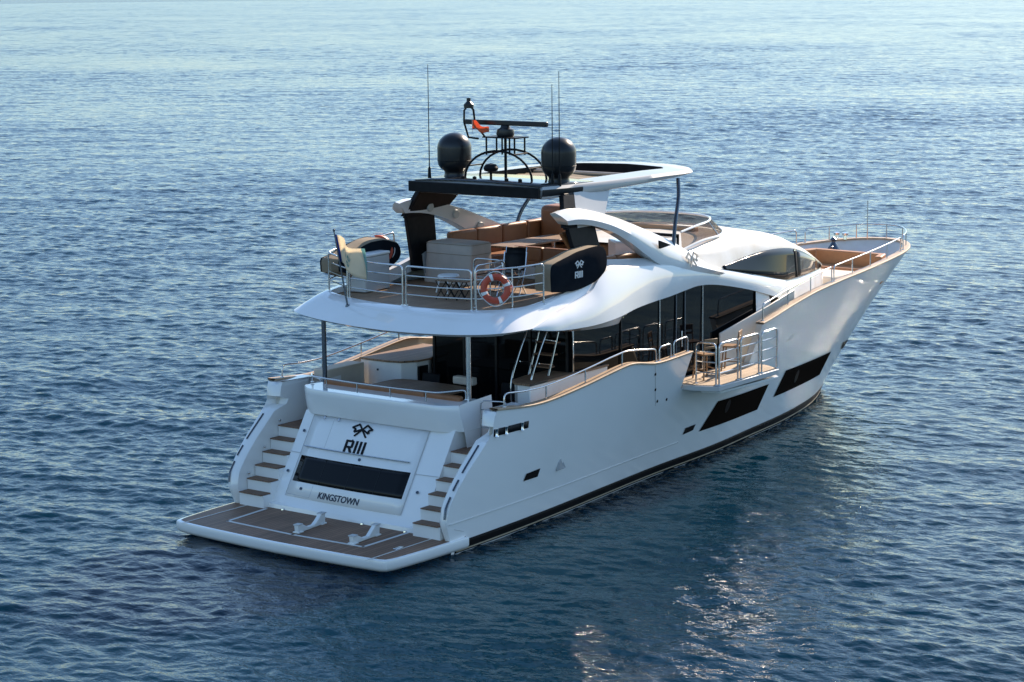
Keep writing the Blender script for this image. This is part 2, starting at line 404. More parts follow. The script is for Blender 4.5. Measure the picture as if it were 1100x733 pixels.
for sgn in (-1, 1):
    hm.grid([[hull(i, z) * [1, sgn, 1] for i in range(NS)] for z in TK])
    runs = [[i for i in range(NS) if SH[i, 0] <= 11.335], [i for i in range(NS) if SH[i, 0] >= 14.865]] if sgn < 0 else [list(range(NS))]
    for run in runs:
        hm.grid([[hull(i, ZD + (SH[i, 2] - ZD) * t) * [1, sgn, 1] for i in run] for t in np.linspace(0, 1, 7)])
hull_o = hm.build('hull', HULLW, YACHT, smooth=50)
label(hull_o, 'white hull side with flared bow and dark boot stripe')

def hull_strip(name, m, zlo, zhi, x0, x1, off, parent, n=120, sides=(-1, 1), th=.0):
    b = MB()
    for sg in sides:
        rows = [[] for _ in range(9)]
        for x in np.linspace(x0, x1, n):
            for k, r in enumerate(rows):
                zz = zlo(x) + (zhi(x) - zlo(x)) * k / 8 if callable(zlo) else zlo + (zhi - zlo) * k / 8
                p = hull_at(x, zz) + hull_n(x, zz) * off; r.append(p * [1, sg, 1])
        b.grid(rows)
    return b.build(name, m, parent, smooth=60, solid=.004)
for sd in (-1, 1):
    hull_strip('boot_stripe', STRIPE, -.35, .27, 2.35, 23.4, .008, hull_o, sides=(sd,))
    hull_strip('pinstripe', BRASS, .055, .085, 2.4, 23.0, .016, hull_o, sides=(sd,))
    hull_strip('spray_rail', GEL, lambda x: .70, lambda x: .735, 2.1, 12.0, .012, hull_o, sides=(sd,))

def hull_decal(name, pix, m, off=.014, parent=None, n=26, sgn=-1):
    """a flush pane on the starboard skin, outline given as photo pixels of its four corners (or a list of x,z)"""
    C = [hull_px(*p) for p in pix]
    (x0, z0), (x1, z1), (x2, z2), (x3, z3) = C
    b = MB(); rows = []
    for i in range(n):
        s = i / (n - 1); r = []
        for j in range(9):
            t = j / 8
            x = (1 - t) * ((1 - s) * x0 + s * x1) + t * ((1 - s) * x3 + s * x2); z = (1 - t) * ((1 - s) * z0 + s * z1) + t * ((1 - s) * z3 + s * z2)
            p = hull_at(x, z) + hull_n(x, z) * off; r.append(p * [1, sgn, 1])
        rows.append(r)
    b.grid(rows); return b.build(name, m, parent or hull_o, smooth=60)
hull_decal('hull_window', [(750.5, 463.5), (813, 440), (825.5, 412.5), (771, 431)], HGLASS)
hull_decal('hull_window', [(830.5, 426.5), (880, 402.5), (892.5, 377.5), (844, 398)], HGLASS)
hull_decal('porthole', [(562, 517), (577, 512), (580, 503), (565, 509)], STRIPE)
hull_decal('porthole', [(733, 467), (744, 462), (747, 455.5), (736, 460)], STRIPE)
hull_decal('bow_porthole', [(903, 375), (909, 371), (911, 364.5), (905, 368)], STRIPE)
hull_decal('bow_porthole', [(918, 367), (922, 364), (924, 359), (920, 361)], STRIPE)
for px in ((770, 437), (826, 412)): pass
# oval opening ports inside the hull windows
for c in ((781, 436), (855, 404)):
    x, z = hull_px(*c); n_ = hull_n(x, z) * [1, -1, 1]; p = hull_at(x, z) * [1, -1, 1] + n_ * .016
    u = Vector((1, 0, 0)); u = (u - Vector(n_) * u.dot(Vector(n_))).normalized(); v = Vector(n_).cross(u)
    b = MB(); b.extr([Vector(p) + u * .13 * math.cos(q) + v * .19 * math.sin(q) for q in np.linspace(0, 2 * math.pi, 20, endpoint=False)], Vector(n_) * .01)
    b.build('opening_port', STRIPE, hull_o, smooth=0)
# engine-air scoop: a raised wedge
x, z = hull_px(602, 499); n_ = Vector(hull_n(x, z) * [1, -1, 1]); p = Vector(hull_at(x, z) * [1, -1, 1])
b = MB(); pr = [(-.16, -.13), (.2, -.11), (.05, .15), (-.06, .17), (-.13, .08)]
b.add([p + Vector((a, 0, c)) + n_ * .004 for a, c in pr] + [p + Vector((a * .75, 0, c * .75)) + n_ * (.05 if a < 0 else -.004) for a, c in pr],
      [(0, 1, 6, 5), (1, 2, 7, 6), (2, 3, 8, 7), (3, 4, 9, 8), (4, 0, 5, 9), (5, 6, 7, 8, 9)])
b.build('side_scoop', NONSK, hull_o, smooth=0)
for (pxx, pyy) in ((704, 402), (704, 418.5), (706, 431), (716, 429)):
    x, z = hull_px(pxx, pyy); p = hull_at(x, z) * [1, -1, 1]
    MB().sphere(p, (.035, .02, .045), 6).build('side_marker', BLACK, hull_o)
for k in range(3):
    x, z = hull_px(816 + 4 * k, 457.5 - 1.5 * k); p = hull_at(x, z) * [1, -1, 1]; MB().sphere(p, (.05, .02, .04), 6).build('drain_outlet', BLACK, hull_o)

# seams of the fold-down side door and side gate
for pts in (((704, 391), (704, 436)), ((488, 569), (498, 571))):
    b = MB(); q = []
    for k in range(12):
        t = k / 11; x, z = hull_px(pts[0][0] * (1 - t) + pts[1][0] * t, pts[0][1] * (1 - t) + pts[1][1] * t)
        q.append(hull_at(x, z) * [1, -1, 1] + hull_n(x, z) * [1, -1, 1] * .002)
    b.tube(q, .006, 5).build('panel_seam', GREY, hull_o)

# bulwark: inner skin, cap rail, ends
def plan_off(i, d, z=None):
    a = SH[max(i - 1, 0)]; c = SH[min(i + 1, NS - 1)]; t = c - a
    if i == NS - 1: t = np.array([0, -1.0, 0])
    n = np.array([t[1], -t[0], 0]); n /= np.linalg.norm(n)                # inboard (port side, running forward)
    if n[1] > 0 and i < NS - 3: n = -n
    p = SH[i] + n * d; p[1] = max(p[1], 0.0)
    if z is not None: p[2] = z
    return p
def deckz(x): return float(np.interp(x, [3, 15.2, 16.8, 19, 22, 28], [1.95, 2.0, 2.75, 3.05, 3.22, 3.42]))
iaft = [i for i in range(NS) if SH[i, 0] <= 11.335]; ifwd = [i for i in range(NS) if SH[i, 0] >= 14.865]
inn = MB()
for sg, runs in ((-1, (iaft, ifwd)), (1, (list(range(NS)),))):
    for run in runs:
        def inw(i, f):
            p = plan_off(i, .16 + .04 * f); z = SH[i, 2] * (1 - f) + (deckz(SH[i, 0]) - .05) * f; d = SH[i, 1] - hull(i, z)[1]
            return np.array([p[0] - (SH[i, 0] - hull(i, z)[0]) * (SH[i, 0] > 20), max(p[1] - max(d, 0), 0), z]) * [1, sg, 1]
        inn.grid([[inw(i, f) for i in run] for f in (0, .5, 1)])
# gate ends of the starboard bulwark
for i in (iaft[-1], ifwd[0]):
    a, c = SH[i] * [1, -1, 1], plan_off(i, .16) * [1, -1, 1]
    h_ = hull(i, ZD)
    inn.add([a, c, (c[0], -h_[1] + .16, ZD + .06), (h_[0], -h_[1], ZD)], [(0, 1, 2, 3)])
label(inn.build('inner_bulwark', GEL2, YACHT, smooth=50), 'pale inner face of the bulwark')
for sg, runs in ((-1, (iaft, ifwd)), (1, (list(range(NS)),))):
    for run in runs:
        b = MB(); rows = [[], [], [], []]
        for i in run:
            o_, q = SH[i] * [1, sg, 1], plan_off(i, .2) * [1, sg, 1]
            d = plan_off(i, -.03) * [1, sg, 1]
            rows[0].append(d + [0, 0, .004]); rows[1].append(d + [0, 0, .05]); rows[2].append(q + [0, 0, .05]); rows[3].append(q + [0, 0, .004])
        rows.append(rows[0]); b.grid(rows)
        b.build('cap_rail', TEAKC, YACHT, smooth=40, bevel=.008)

# decks
def plan_poly(x0, x1, inset, n=40):
    P = [(x, hull_at(x, deckz(x))[1] - inset if x < 27.2 else 0.0) for x in np.linspace(x0, x1, n)]
    return P
b = MB(); P = plan_poly(3.75, 27.75, .22, 70)
b.grid([[(x, -max(y, 0), deckz(x)) for x, y in P], [(x, 0, deckz(x)) for x, y in P], [(x, max(y, 0), deckz(x)) for x, y in P]])
b.build('main_deck', TEAKX, YACHT, smooth=30)

# stern wings: the thick aft ends of the hull beside the stairs
for sg in (-1, 1):
    b = MB(); zs = np.linspace(.30, 2.94, 26); rows = [[], [], [], [], []]
    for z in zs:
        p = hull(0, z); xa = p[0]
        notch = .30 if 2.34 < z < 2.60 else 0
        rows[0].append((xa, sg * p[1], z)); rows[1].append((xa - .03 + notch, sg * (p[1] - .10), z)); rows[2].append((xa - .02 + notch, sg * 3.06, z)); rows[3].append((xa + .06 + notch, sg * 2.97, z)); rows[4].append((4.7, sg * 2.95, z))
    b.grid(rows)
    b.add([rows[0][-1], rows[2][-1], (4.7, sg * 2.95, 2.94), (4.7, sg * 3.3, 2.94)], [(0, 1, 2, 3)])
    wing = b.build('stern_wing', GEL, YACHT, smooth=40)
    for z0, z1 in ((1.75, 2.25), (1.42, 1.62), (.85, 1.3)):
        q = [(hull(0, z)[0] - .045, sg * 3.17, z) for z in np.linspace(z0, z1, 7)]
        MB().tube(q, .022, 6).build('grab_bar', ANOD, wing)
    for z in (2.41, 2.53):
        pass
    # mooring fairlead: shade of the opening painted as a black strip, with polished rollers
    b = MB(); rows = [[], []]
    for x in np.linspace(3.55, 4.75, 10):
        for r, z in zip(rows, (2.40, 2.56)): r.append((hull_at(x, z) + hull_n(x, z) * .006) * [1, sg, 1])
    b.grid(rows); fl = b.build('fairlead', BLACK, wing, solid=.006)
    for x in (3.62, 3.95, 4.5):
        p = hull_at(x, 2.48) * [1, sg, 1]
        MB().lathe([(.001, -.085), (.05, -.085), (.035, -.04), (.035, .04), (.05, .085), (.001, .085)], (p[0], p[1] + sg * .02, 2.48), 10).build('roller', CHROME, wing)

# ------------------------------------------------------------------ swim platform
pl = crom([(2.75, 3.24, 0), (1.6, 3.21, 0), (.65, 3.15, 0), (.25, 3.08, 0), (.16, 2.93, 0), (.06, 1.4, 0), (.02, 0, 0)], 26)[:, :2]
outl = [(x, y) for x, y in pl] + [(x, -y) for x, y in pl[::-1][1:]]
def shrink(o, d, dx=0): return [(x + (d if x < 1.2 else 0) + dx, y * (1 - d / 3.2)) for x, y in o]
b = MB(); rows = []
for d, z in ((.95, -.10), (.50, -.05), (.16, .03), (.03, .10), (0, .16), (0, .305), (.008, .325), (.022, .33)):
    rows.append([(x, y, z) for x, y in shrink(outl, d)])
b.grid(rows); n = len(outl)
o_ = len(b.v); b.add([(x, y, .33) for x, y in shrink(outl, .022)], [tuple(range(n))]); b.add([(x, y, -.10) for x, y in shrink(outl, .95)], [tuple(range(n))])
plat = b.build('swim_platform', GEL, YACHT, smooth=40)
b = MB(); b.prism([(max(x, .0) if 0 else x, y) for x, y in shrink(outl, .08)], .331, .340)
b.build('teak_planking', TEAKD, plat, smooth=0)
b = MB()
tr = [(2.1, 2.12), (.78, 2.02), (.70, 0), (.78, -1.95), (2.25, -1.95)]
for (x0, y0), (x1, y1) in zip(tr[:-1], tr[1:]):
    d = Vector((x1 - x0, y1 - y0, 0)); L_ = d.length; d.normalize(); nn = Vector((-d.y, d.x, 0))
    b.obox(((x0 + x1) / 2, (y0 + y1) / 2, .343), d * (L_ / 2 + .03), nn * .035, (0, 0, .004))
b.build('chock_track', TAPE, plat, smooth=0)
for sg in (-1, 1):
    b = MB(); b.obox((1.2, sg * 2.72, .345), (1.25, sg * .0, 0), (0, .012, 0), (0, 0, .004)); b.build('platform_trim', TAPE, plat, smooth=0)
MB().box(.95, 1.2, -2.72, -2.62, .345, .375).build('pop_up_cleat', CHROME, plat, bevel=.01)
for y in (1.05, -1.35):
    MB().sphere((.42, y, -.06), .025, 6).build('underwater_lamp', BLUEL, plat)

# ------------------------------------------------------------------ transom block with garage door
def tx(z, y): return 2.12 + .627 * z - .10 * (1 - (y / 2.2) ** 2)
b = MB(); ys = np.linspace(-2.2, 2.2, 21)
rows = [[(4.6, y, .33) for y in ys], [(2.28, y, .33) for y in ys], [(2.30, y, .43) for y in ys]]
for z in np.linspace(.46, 2.38, 12): rows.append([(tx(z, y) + .02, y, z) for y in ys])
rows.append([(4.6, y, 2.38) for y in ys]); b.grid(rows)
for sg in (-1, 1):
    prof = [(4.6, .33), (2.28, .33), (2.30, .43)] + [(tx(z, 2.2) + .02, z) for z in np.linspace(.46, 2.38, 12)] + [(4.6, 2.38)]
    b.add([(x, sg * 2.2, z) for x, z in prof], [tuple(range(len(prof)))])
block = b.build('transom', GEL, YACHT, smooth=40)
TN = Vector((-.847, 0, .531)); TU = Vector((.531, 0, .847))
def tp(y, z, off=0.0): return Vector((tx(z, y) + .02, y, z)) + TN * off
def tpatch(name, y0, y1, z0, z1, m, off, parent, n=9, inset=0):
    b = MB(); b.grid([[tp(y, z, off) for y in np.linspace(y0, y1, n)] for z in np.linspace(z0, z1, 6)])
    return b.build(name, m, parent, smooth=40, solid=.012)
door = tpatch('garage_door', -1.55, 1.85, .62, 2.36, GEL, .012, YACHT, 13)
label(door, 'white stern garage door with black emblem and dark window strip')
wn_ = tpatch('stern_window', -1.45, 1.80, .93, 1.46, GLASS, .020, door, 15)
for k in range(3):
    y1 = 1.80 - (k + 1) * .8125; MB().tube([tp(y1, z, .028) for z in np.linspace(.935, 1.455, 5)], .006, 5).build('window_divider', SATIN, door)
b = MB(); b.tube([tp(y, 1.645 + .0 * y, .05) for y in np.linspace(1.78, -1.36, 14)], .018, 6); b.build('door_handle', STEEL, door)
def tline(a, c, parent, m=GREY, r=.007):
    q = [tp(a[0] * (1 - t) + c[0] * t, a[1] * (1 - t) + c[1] * t, .016) for t in np.linspace(0, 1, 8)]
    MB().tube(q, r, 5).build('panel_seam', m, parent, smooth=40)
for a, c in (((1.87, .62), (1.87, 2.36)), ((-1.57, .62), (-1.57, 2.36)), ((1.87, 1.50), (2.2, 1.50)), ((-1.57, 1.45), (-2.2, 1.45)), ((1.2, 1.68), (1.2, 2.36)), ((1.84, .66), (1.12, .66)), ((1.12, .66), (1.12, .9))):
    tline(a, c, block)
for y, z in ((2.0, 1.95), (2.05, 1.1), (1.45, .80), (-1.80, 1.10), (.05, 1.56)):
    p = tp(y, z, .02); b = MB(); b.extr([p + Vector((0, 1, 0)) * .035 * math.cos(q) + TU * .035 * math.sin(q) for q in np.linspace(0, 2 * math.pi, 12, endpoint=False)], TN * .02); b.build('latch', ANOD, block, smooth=0)
for y in (1.5, 1.05):
    p = tp(y, 2.3, .02); b = MB(); b.obox(p, TU * .06, (0, .02, 0), TN * .02); b.build('hinge', STEEL, block, bevel=.005)
for y in (1.75, .62, -.62, -1.85):
    MB().lathe([(.001, .0), (.04, .0), (.035, .03), (.001, .035)], (2.26, y, .34), 10).build('step_lamp', CHROME, block)

def text_mesh(txt, size, name, place, m, parent, bold=0.0, depth=.006, shear=0.0):
    cu = bpy.data.curves.new('txt', 'FONT'); cu.body = txt; cu.size = size; cu.extrude = depth; cu.offset = bold; cu.align_x = 'CENTER'; cu.shear = shear
    to = bpy.data.objects.new('txt', cu); COL.objects.link(to)
    dg = bpy.context.evaluated_depsgraph_get(); dg.update()
    me = bpy.data.meshes.new_from_object(to.evaluated_get(dg)); bpy.data.objects.remove(to); bpy.data.curves.remove(cu)
    me.name = name
    for v in me.vertices: v.co = place(v.co.x, v.co.y, v.co.z)
    me.materials.clear(); me.materials.append(m)
    o = bpy.data.objects.new(name, me); COL.objects.link(o); o.parent = parent; return o
def tplace(y0, z0, sx=1.0):
    return lambda a, c, d: tp(y0 - a * sx, z0 + c * .847, .024 + d)
def block_letters(parent, place, m, h, name='ship_name'):
    b = MB(); w = .105
    def bar(a, c, wd=w, d0=0.0):
        a, c = Vector((*a, 0)), Vector((*c, 0)); d = (c - a).normalized(); nn = Vector((-d.y, d.x, 0)) * wd / 2
        b.extr([Vector(place(p.x * h, p.y * h, d0)) for p in (a + nn, a - nn, c - nn, c + nn)], Vector(place(0, 0, .01)) - Vector(place(0, 0, 0)))
    w = .17
    bar((-.62, 0), (-.62, 1), w)
    bar((-.54, .915), (-.30, .915), w, .0012); bar((-.54, .44), (-.30, .44), w, .0014)
    bar((-.30, 1.0), (-.12, .86), w * .95, .003); bar((-.155, .90), (-.155, .46), w, .0042); bar((-.12, .52), (-.30, .36), w * .95, .0054)
    bar((-.36, .46), (-.12, 0), w, .0066)
    for x in (.14, .44, .74): bar((x, 0), (x, 1), w)
    return b.build(name, m, parent, smooth=0, weld=False)
block_letters(door, lambda a, c, d: tp(.34 - a * 1.32, 1.665 + c * .847, .02 + d), BLACK, .30)
text_mesh('KINGSTOWN', .215, 'home_port', tplace(.26, .675, .93), BLUEM, door, .002)
# emblem: two crossed pennants
def emblem(parent, place, s, m, name='emblem'):
    b = MB()
    def stroke(a, c, w, d0=0.0):
        a, c = Vector((*a, 0)), Vector((*c, 0)); d = (c - a).normalized(); nn = Vector((-d.y, d.x, 0)) * w
        P = [a + nn, a - nn, c - nn, c + nn]
        b.extr([Vector(place(p.x * s, p.y * s, d0)) for p in P], Vector(place(0, 0, .012)) - Vector(place(0, 0, 0)))
    for sg in (-1, 1):
        d0 = .003 * (sg + 1)
        stroke((sg * -.32, -.38), (sg * .22, .36), .045, d0)
        stroke((sg * .20, .37), (sg * .56, .12), .05, d0 + .0015); stroke((sg * .02, .08), (sg * .40, -.14), .05, d0 + .0015)
        stroke((sg * .56, .12), (sg * .36, .06), .05, d0 + .003); stroke((sg * .36, .06), (sg * .40, -.14), .05, d0 + .0045)
    return b.build(name, m, parent, smooth=0, weld=False)
emblem(door, lambda a, c, d: tp(.27 - a * 1.35, 2.135 + c * .847, .02 + d), .40, BLACK)

# coaming above the transom
def coam(y, z):
    t = (z - 2.36) / .59
    return 3.50 - .13 * t - .02 * math.sin(math.pi * t) - .05 * (1 - (y / 2.2) ** 2) + max(0, abs(y) - 1.75) ** 2 * .9
b = MB(); rows = []
yy = np.r_[np.linspace(-2.32, -1.7, 7), np.linspace(-1.5, 1.5, 9), np.linspace(1.7, 2.32, 7)]
rows.append([(4.5, y, 2.34) for y in yy])
for z in (2.345, 2.36, 2.5, 2.65, 2.8, 2.92): rows.append([(coam(y, z), y * (1 - .03 * (z - 2.36)), z) for y in yy])
rows.append([(coam(y, 2.95) + .02, y * .98, 2.95) for y in yy]); rows.append([(4.05 if abs(y) < 2.1 else 4.5, y * .96, 2.95) for y in yy]); rows.append([(4.06 if abs(y) < 2.1 else 4.5, y * .95, 1.95) for y in yy])
b.grid(rows)
for sg in (-1, 1):
    P = [(coam(2.32, z), 2.32 * (1 - .03 * (z - 2.36)), z) for z in (2.345, 2.36, 2.5, 2.65, 2.8, 2.92)] + [(coam(2.32, 2.95) + .06, 2.262, 2.95), (4.9, 2.23, 3.0), (4.9, 2.32, 1.9), (3.9, 2.32, 1.9)]
    b.add([(x, sg * y, z) for x, y, z in P], [tuple(range(len(P)))])
label(b.build('aft_coaming', GEL, YACHT, smooth=45), 'white curved coaming above the garage door')

# stairs
for sg in (-1, 1):
    st = MB()
    prof = [(2.05, .33)]
    for k in range(6):
        z = .62 + .265 * k; x = 2.12 + .27 * k
        prof += [(x, prof[-1][1]), (x, z)]
    prof += [(4.7, prof[-1][1]), (4.7, .33)]
    st.extr([(x, sg * 2.2, z) for x, z in prof], (0, sg * .75, 0))
    so = st.build('stern_stairs', GEL, YACHT, smooth=0)
    label(so, 'starboard stern stairs with teak treads' if sg < 0 else 'port stern stairs with teak treads')
    for k in range(6):
        z = .62 + .265 * k; x = 2.12 + .27 * k
        b = MB(); b.box(x - .05, x + (.27 if k < 5 else 1.2), *sorted((sg * 2.23, sg * 2.92)), z + .002, z + .03); b.build('tread', TEAKD, so, smooth=0, bevel=.008)
    for k in range(3):
        z = .885 + .53 * k; x = 2.12 + .27 * (1 + 2 * k)
        MB().sphere((x + .06, sg * 2.94, z + .12), (.03, .012, .03), 6).build('courtesy_lamp', CHROME, so)

# ------------------------------------------------------------------ cockpit
b = MB(); b.box(4.08, 4.75, -2.05, 2.05, 1.96, 2.42); b.build('sofa_base', GEL, YACHT, bevel=.03)
b = MB(); b.box(4.2, 4.85, -2.0, 2.0, 2.425, 2.60); seat = b.build('sofa_seat', LEATHER, YACHT, bevel=.05, seg=3)
b = MB()
for k in range(4): b.box(4.02, 4.2, -2.0 + k * 1.005, -1.01 + k * 1.005, 2.45, 3.06)
b.build('sofa_backrest', LEATHER, YACHT, bevel=.05, seg=3)

def railing(path, h, parent, rungs=(), r=.02, posts=None, corner=.12, name='railing', foot=True):
    """stainless rail: top bar bent down to the deck at both ends, posts and lower rungs"""
    P = [Vector(p) for p in path]; up = Vector((0, 0, h)); b = MB()
    b.tube(fillet([P[0]] + [p + up for p in P] + [P[-1]], corner), r, 8)
    for k in rungs: b.tube([p + up * k for p in P], r * .7, 6)
    n = posts if posts is not None else 0
    d = np.r_[0, np.cumsum([(P[i + 1] - P[i]).length for i in range(len(P) - 1)])]
    for k in range(1, n + 1):
        s = d[-1] * k / (n + 1); i = min(int(np.searchsorted(d, s)) - 1, len(P) - 2); i = max(i, 0); t = (s - d[i]) / (d[i + 1] - d[i])
        p = P[i].lerp(P[i + 1], t); b.tube([p, p + up], r * .85, 6)
    if foot:
        for p in (P[0], P[-1]): b.lathe([(.001, .012), (r * 2.2, .012), (r * 2.4, 0)], p, 10)
    return b.build(name, STEEL, parent, smooth=50)
railing([(3.92, 2.25, 2.98), (3.55, 1.95, 2.98), (3.46, .6, 2.98), (3.46, -.6, 2.98), (3.55, -1.75, 2.98), (4.15, -2.1, 2.99)], .22, YACHT, posts=4, corner=.15)

# bar unit on port side, buffet on starboard side
bar = MB(); pf = [(9.0, 3.1), (9.0, 2.52), (7.75, 1.78), (7.4, 1.62), (7.0, 1.66), (6.7, 1.9), (6.6, 2.3), (6.6, 3.1)]
bar.prism(pf, 1.96, 3.06); bar_o = bar.build('bar_cabinet', GEL, YACHT, smooth=30, bevel=.02); label(bar_o, 'white cockpit bar cabinet with dark wood top')
b = MB(); b.prism([(x - .05 if x < 7 else x, y - .05 if y < 2.5 else y) for x, y in pf], 3.062, 3.11); b.build('bar_top', TEAKT, bar_o, smooth=0, bevel=.01)
b = MB(); b.box(7.02, 7.36, 1.60, 1.66, 2.05, 2.95); b.build('fridge_door', BLACK, bar_o, smooth=0)
MB().sphere((6.59, 2.55, 2.85), .03, 6).build('latch', ANOD, bar_o)
b = MB(); b.prism([(4.95, 2.72), (6.3, 2.72), (6.3, 3.15), (4.95, 3.15)], 1.96, 3.06); b.build('side_locker', CREAM, YACHT, bevel=.02)
buf = MB(); pf = [(5.85, -2.25), (6.1, -1.98), (6.7, -1.88), (9.0, -1.9), (9.0, -2.55), (5.85, -2.6)]
buf.prism(pf, 1.96, 3.08); buf_o = buf.build('side_cabinet', GEL, YACHT, smooth=30, bevel=.02)
b = MB(); b.prism([(x + (-.05 if x < 7 else 0), y + (.05 if y > -2.3 else -.04)) for x, y in pf], 3.08, 3.13); b.build('cabinet_top', TEAKT, buf_o, smooth=0, bevel=.01)

# saloon: aft bulkhead and side glass
gl = MB()
def sheet(b, P, th=(0, 0, 0)): b.extr(P, th)
b = MB(); b.box(7.55, 7.62, -2.45, 1.55, 1.96, 4.4); aft_b = b.build('saloon_door', GLASS, YACHT, smooth=0); label(aft_b, 'dark glass sliding doors across the cockpit')
for y in (1.55, .62, -.35, -1.35, -2.42): MB().box(7.52, 7.549, y - .03, y + .03, 1.96, 4.4).build('door_frame', SATIN, aft_b, smooth=0)
MB().box(7.48, 7.515, .5, .54, 2.9, 3.2).build('handle', STEEL, aft_b, bevel=.005)
b = MB(); b.extr([(7.6, 1.56, 1.96), (9.2, 2.5, 1.96), (9.2, 2.5, 4.4), (7.6, 1.56, 4.4)], (.05, -.08, 0)); b.extr([(9.2, 2.5, 1.96), (16.2, 2.5, 1.96), (16.2, 2.5, 4.3), (9.2, 2.5, 4.4)], (0, -.06, 0)); b.build('port_side_glass', GLASS, YACHT, smooth=0)

# ------------------------------------------------------------------ flybridge moulding
E_ = crom([(5.05, -3.28, 4.53), (5.7, -3.36, 4.43), (6.4, -3.36, 4.37), (7.5, -3.30, 4.33), (8.6, -3.16, 4.35), (9.6, -2.98, 4.42), (10.6, -2.80, 4.44), (11.4, -2.72, 4.46), (12.3, -2.68, 4.53), (12.85, -2.66, 4.56), (13.5, -2.65, 4.51), (14.3, -2.63, 4.38), (15.5, -2.61, 4.13), (17.0, -2.58, 3.74)], 90)
U_ = crom([(5.06, -3.28, 4.56), (5.6, -3.24, 4.68), (6.3, -3.14, 4.82), (7.6, -3.04, 5.04), (8.1, -2.95, 5.30), (8.6, -2.86, 5.44), (9.9, -2.74, 5.36), (11.1, -2.68, 5.26), (12.2, -2.64, 5.12), (13.3, -2.60, 4.95), (14.2, -2.56, 4.80), (15.2, -2.52, 4.60), (16.2, -2.48, 4.40), (17.65, -2.36, 4.12)], 90)
# lower outer edge L and upper edge U of the aft band (starboard half, mirrored)
Lp = crom([(3.84, 0, 4.40), (3.89, -.9, 4.41), (3.97, -1.8, 4.44), (4.06, -2.55, 4.49), (4.20, -3.02, 4.54), (4.55, -3.24, 4.56), (5.25, -3.26, 4.57), (6.2, -3.10, 4.76), (7.3, -2.98, 4.92), (8.3, -2.88, 5.25)], 50)
Up = crom([(4.55, 0, 4.86), (4.60, -.9, 4.86), (4.70, -1.7, 4.88), (4.80, -2.3, 4.92), (4.98, -2.70, 4.96), (5.5, -2.90, 4.98), (6.4, -2.90, 5.06), (7.3, -2.84, 5.2), (8.3, -2.76, 5.46)], 50)
b = MB(); rows = []
mid1 = [Lp[i] * .72 + Up[i] * .28 + np.array([-.02 if Lp[i, 0] < 4.6 else -.01, -.01 if i > 15 else 0, .01]) for i in range(50)]
mid2 = [Lp[i] * .3 + Up[i] * .7 + np.array([-.02 if Lp[i, 0] < 4.6 else 0, -.01 if i > 15 else 0, .02]) for i in range(50)]
low = [Lp[i] + (np.array([.12, 0, -.06]) if i < 22 else np.array([.03, .12, -.06])) for i in range(50)]
inn_ = [Up[i] + (np.array([.14, 0, -.01]) if i < 22 else np.array([.02, .12, -.01])) for i in range(50)]
inn2 = [p + [0, 0, -.3] for p in inn_]
rows = [low, Lp, mid1, mid2, Up, inn_, inn2]
for sg in (1, -1): b.grid([[np.array(p) * [1, sg, 1] for p in r] for r in rows])
belt = b.build('flybridge_overhang', GEL, YACHT, smooth=50)
label(belt, 'white curved aft overhang of the flybridge deck')
# soffit
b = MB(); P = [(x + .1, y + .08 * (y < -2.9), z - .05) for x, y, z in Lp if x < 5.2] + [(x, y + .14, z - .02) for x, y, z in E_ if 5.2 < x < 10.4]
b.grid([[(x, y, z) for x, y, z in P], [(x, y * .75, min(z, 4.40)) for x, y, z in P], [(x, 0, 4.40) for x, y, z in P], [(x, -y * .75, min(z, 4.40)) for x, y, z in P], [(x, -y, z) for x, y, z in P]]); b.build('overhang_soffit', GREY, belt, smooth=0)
b = MB(); P = [(x + .10, y) for x, y, z in Up] + [(9, -2.75), (15.0, -2.3)]
b.grid([[(x, y, 4.84) for x, y in P], [(x, 0, 4.85) for x, y in P], [(x, -y, 4.84) for x, y in P]]); b.build('flybridge_deck', TEAKX, YACHT, smooth=0)
for sg in (-1, 1):
    MB().tube([(4.22, sg * 2.13, 2.93), (4.22, sg * 2.13, 4.40)], .055, 14).build('overhang_post', ANOD if sg > 0 else STEEL, YACHT)

# swoosh: the sunlit side moulding from the aft corner forward over the saloon glass
# same stations
xs = np.linspace(0, 1, 90)
b = MB()
for sg in (1, -1):
    rows = [[np.array(E_[i]) + [0, .30, -.02] for i in range(90)], [E_[i] for i in range(90)]]
    for t in (.2, .4, .6, .8):
        rows.append([E_[i] * (1 - t) + U_[i] * t + np.array([0, -.07, .05]) * math.sin(math.pi * t) * (1 - xs[i] * .5) * min(1, xs[i] * 8) for i in range(90)])
    rows.append(list(U_)); rows.append([U_[i] + np.array([0, .25, -.05]) for i in range(90)])
    b.grid([[np.array(p) * [1, sg, 1] for p in r] for r in rows])
sw = b.build('side_moulding', GEL, YACHT, smooth=50); label(sw, 'sweeping white side moulding above the saloon glass')
# blue shaded facet below the overhang
b = MB(); f0 = [E_[i] + [0, .06, -.01] for i in range(8, 52)]; q = []
for i in range(8, 52):
    x = E_[i, 0]; d = np.interp(x, [5.6, 7.5, 9.1, 10.6], [.02, .12, .24, .0]); q.append((x, E_[i, 1] + .18 + .1 * (x > 9), E_[i, 2] - d))
for sg in (1, -1):
    b = MB(); b.grid([[np.array(p) * [1, sg, 1] for p in r] for r in (f0, q, [(p[0], p[1] + .6, p[2] + .05) for p in q])]); b.build('lower_fairing', GEL, sw, smooth=40)

